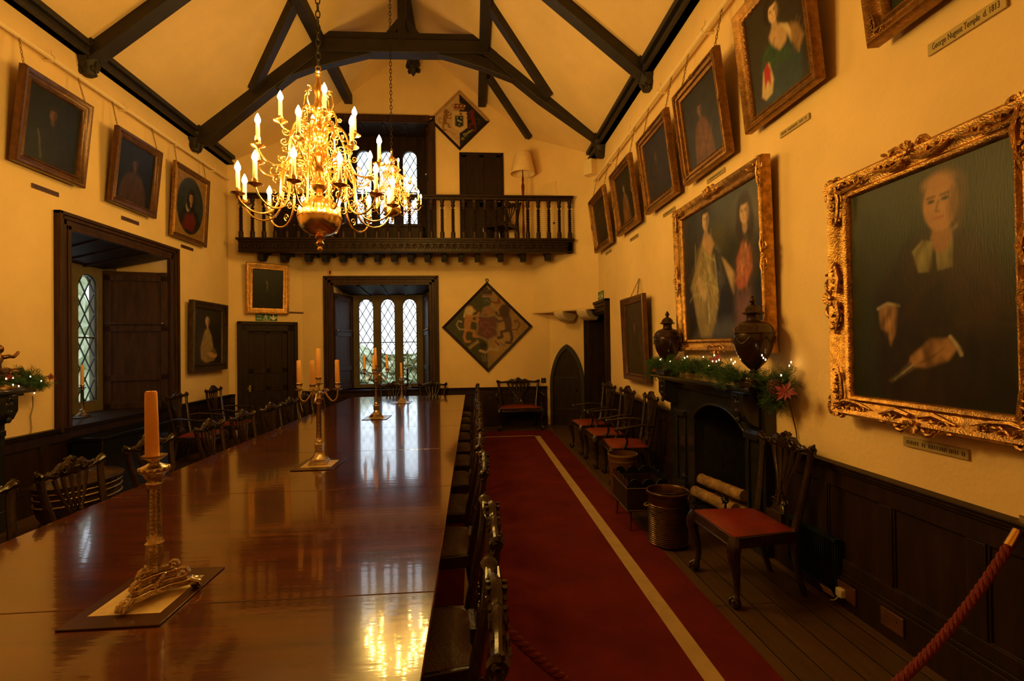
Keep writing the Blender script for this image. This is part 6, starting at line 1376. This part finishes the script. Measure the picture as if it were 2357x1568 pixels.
mb = MB(); mb.tube([(-.17, 0, .42), (-.13, -.10, .445), (0, -.16, .45), (.13, -.10, .445), (.17, 0, .42)], .005, 6); mb.build('bail_handle', 'iron', bk)
pb = thing('peat_bucket', 'tall reddish wooden peat bucket with metal rim behind the log box', 'bucket', (1.60, 5.30, .0))
mb = MB(); mb.lathe([(.12, 0), (.135, .25), (.157, .50), (.150, .50), (.13, .25), (.11, .02), (.001, .02)], n=28); mb.build('body', 'copper', pb, smooth=40)
mb = MB(); mb.lathe([(.156, .485), (.160, .487), (.160, .505), (.151, .507), (.156, .485)], n=28, caps=False)
mb.lathe([(.149, .43), (.153, .43), (.154, .445), (.150, .445), (.149, .43)], n=28, caps=False); mb.build('band', 'brass_dull', pb, smooth=40)
# log box with scalloped gallery
lb = thing('log_box', 'black wooden box with scalloped rim on tapering legs', 'box', (1.56, 4.62, 0), -.03)
W2, D2 = .19, .25; mb = MB()
mb.b2((-W2, -D2, .19), (W2, D2, .21))
for sx in (-1, 1): mb.b2((sx*W2-.008, -D2, .19), (sx*W2+.008, D2, .40)); mb.b2((-W2, sx*D2-.008, .19), (W2, sx*D2+.008, .40))
mb.build('case', 'oak_deep', lb, bevel=.003)
def scal(L, n):
    pts = [(-L, .40)]
    for i in range(n):
        for q in range(9): t = q/8; pts.append((-L+2*L*(i+t)/n, .42+.055*math.sin(PI*t)**.6))
    return pts+[(L, .40)]
for nm, f, L, n, d in (('a', lambda a, b: (-W2-.006, a, b), D2, 4, (.012, 0, 0)), ('b', lambda a, b: (W2-.006, a, b), D2, 4, (.012, 0, 0)), ('c', lambda a, b: (a, -D2-.006, b), W2, 3, (0, .012, 0)), ('d', lambda a, b: (a, D2-.006, b), W2, 3, (0, .012, 0))):
    mb = MB(); mb.prism(scal(L, n), f, d); mb.build('scalloped_rim', 'blackgloss', lb, smooth=0)
mb = MB()
for z in (.20, .395): mb.tube([(-W2-.01, -D2-.01, z), (W2+.01, -D2-.01, z), (W2+.01, D2+.01, z), (-W2-.01, D2+.01, z)], .0025, 4, closed=True)
mb.build('inlay_line', 'brass_dull', lb)
for sx in (-1, 1):
    for sy in (-1, 1): mb = MB(); mb.tube([(sx*(W2-.02), sy*(D2-.02), .19), (sx*(W2-.02), sy*(D2-.02), .012)], [.020, .011], 4); mb.build('leg', 'redwood', lb, smooth=0)
# radiator grille in the dado, plug, tag, socket
gr = thing('vent_grille', 'greenish black ribbed grille low in the dado behind the chair', 'grille', mx=frame_mx((XR-.035, 3.28, 0), (0, -1, 0), (0, 0, 1)))
mb = MB(); mb.b2((-.25, -.02, .06), (.25, .02, .40)); mb.build('panel', 'grille', gr); mb = MB()
for i in range(24): x = -.235+i*.0204; mb.b2((x-.005, -.03, .08), (x+.005, -.02, .38))
mb.b2((-.255, -.045, .395), (.255, -.0, .415)); mb.build('ribs', 'grille', gr, smooth=0)
pl = thing('plug', 'cream electric plug in the skirting socket', 'plug', (XR-.052, 2.99, .10)); mb = MB(); mb.box((-.02, 0, 0), (.04, .052, .055)); mb.build('body', 'white', pl, bevel=.008); mb = MB(); mb.tube([(-.03, .0, -.02), (-.04, .03, -.06), (-.03, .08, -.085)], .004, 5); mb.build('flex', 'white', pl)
mb = MB(); mb.box((0, 0, 0), (.003, .09, .06)); o = tag(mb.build('paper_tag', 'matcream', smooth=0), 'small cream paper tag by the plug', 'tag'); o.location = (XR-.08, 3.10, .06); o.rotation_euler = (0, -.5, .1)
for y, z, lab in ((2.96, .115, 'brown wall socket behind the plug'), (2.62, .12, 'brown empty wall socket nearer the camera')):
    so = thing('wall_socket', lab, 'socket', (XR-.05, y, z)); mb = MB(); mb.box((-.006, 0, 0), (.012, .15, .10)); mb.build('plate', 'copper', so, bevel=.003)
    if y < 2.9:
        mb = MB()
        for q in (-.035, .035): mb.box((-.013, q, .015), (.002, .006, .014)); mb.box((-.013, q-.012, -.01), (.002, .010, .005)); mb.box((-.013, q+.012, -.01), (.002, .010, .005))
        mb.build('pin_holes', 'ink', so)
# ================================================================== left side things
cb = thing('radiator_cabinet', 'low black cabinet with grooved top before the left window', 'cabinet', (-4.35, 6.6, 0))
mb = MB(); mb.b2((-.16, -.60, 0), (.17, .62, .68)); mb.b2((-.17, -.63, .68), (.19, .65, .715)); mb.build('body', 'blackgloss', cb, bevel=.006)
mb = MB()
for i in range(44): y = -.60+i*.0281; mb.b2((-.16, y, .715), (.17, y+.012, .722))
mb.build('grooved_top', 'blackgloss', cb, smooth=0)
mb = MB(); mb.ell((.185, 0.1, .58), (.012, .05, .05), 10, 6); mb.build('mask_handle', 'brass_dull', cb)
wc = thing('wine_cooler', 'oval mahogany wine cooler with fluted lid between wall and chairs', 'wine cooler', (-3.50, 4.75, 0), .0)
mb = MB(); mb.lathe([(.14, .20), (.20, .23), (.235, .30), (.245, .36), (.25, .50), (.26, .52), (.255, .54)], n=60, flute=.018, fn=30, sx=1, sy=1.45); mb.build('tub', 'chairwood', wc, smooth=60)
mb = MB()
for z in (.40, .46, .51): mb.tube([(.256*math.cos(t), .256*1.45*math.sin(t), z) for t in [i*PI/20 for i in range(40)]], .007, 6, closed=True)
mb.build('brass_band', 'brass_dull', wc)
mb = MB(); mb.lathe([(.27, .54), (.275, .56), (.25, .58), (.18, .61), (.12, .632), (.115, .640)], n=48, sx=1, sy=1.45); mb.lathe([(.115, .636), (.06, .655), (.02, .66)], n=60, flute=.04, fn=30, sx=1, sy=1.45); mb.build('lid', 'chairwood', wc, smooth=50)
mb = MB(); mb.lathe([(.03, .655), (.012, .67), (.026, .685), (.030, .70), (.018, .72), (.002, .73)], n=14); mb.build('finial', 'chairwood', wc, smooth=50)
for sx in (-1, 1):
    for sy in (-1, 1): mb = MB(); mb.tube([(sx*.12, sy*.19, .24), (sx*.17, sy*.25, .14), (sx*.16, sy*.24, .05), (sx*.19, sy*.28, .0)], [.04, .03, .02, .028], 8); mb.build('leg', 'chairwood', wc)
# low dark armchair side / music stand shapes are hidden; piano stool omitted
# ================================================================== rope barrier
rp = thing('barrier_rope', 'twisted crimson barrier rope sagging across the near room', 'rope', (XR, 1.98, .86))
A = Vector((-.075, -.02, -.02)); B = Vector((.075-XR, 1.80-1.98, .70-.86)); N = 150; K = Vector((0, 0, 1)); sag = .66
def rc(t): return A.lerp(B, t)+Vector((0, 0, -4*sag*t*(1-t)))
for st in range(3):
    mb = MB(); pts = []
    for i in range(N*2+1):
        t = i/(N*2); p = rc(t); d = (rc(min(1, t+.002))-rc(max(0, t-.002))).normalized(); sd = d.cross(Vector((0, 1, 0))).normalized(); up_ = sd.cross(d); a = t*2*PI*34+st*2*PI/3
        pts.append(p+(sd*math.cos(a)+up_*math.sin(a))*.0095)
    mb.tube(pts, .0105, 7); mb.build('strand', 'red', rp)
mb = MB(); d = (rc(.02)-rc(0)).normalized(); mb.tube([A-d*.03, A+d*.05], .020, 14); mb.tube([A-d*.03, A+Vector((.05, 0, .03))], .006, 6); mb.build('end_cap', 'brass', rp)
mb = MB(); mb.box((.0, -.02, .02), (.03, .06, .08)); mb.tube([(-.02, -.02, .0), (-.04, -.02, .03)], .008, 6)
hk = mb.build('wall_hook', 'brass', rp)
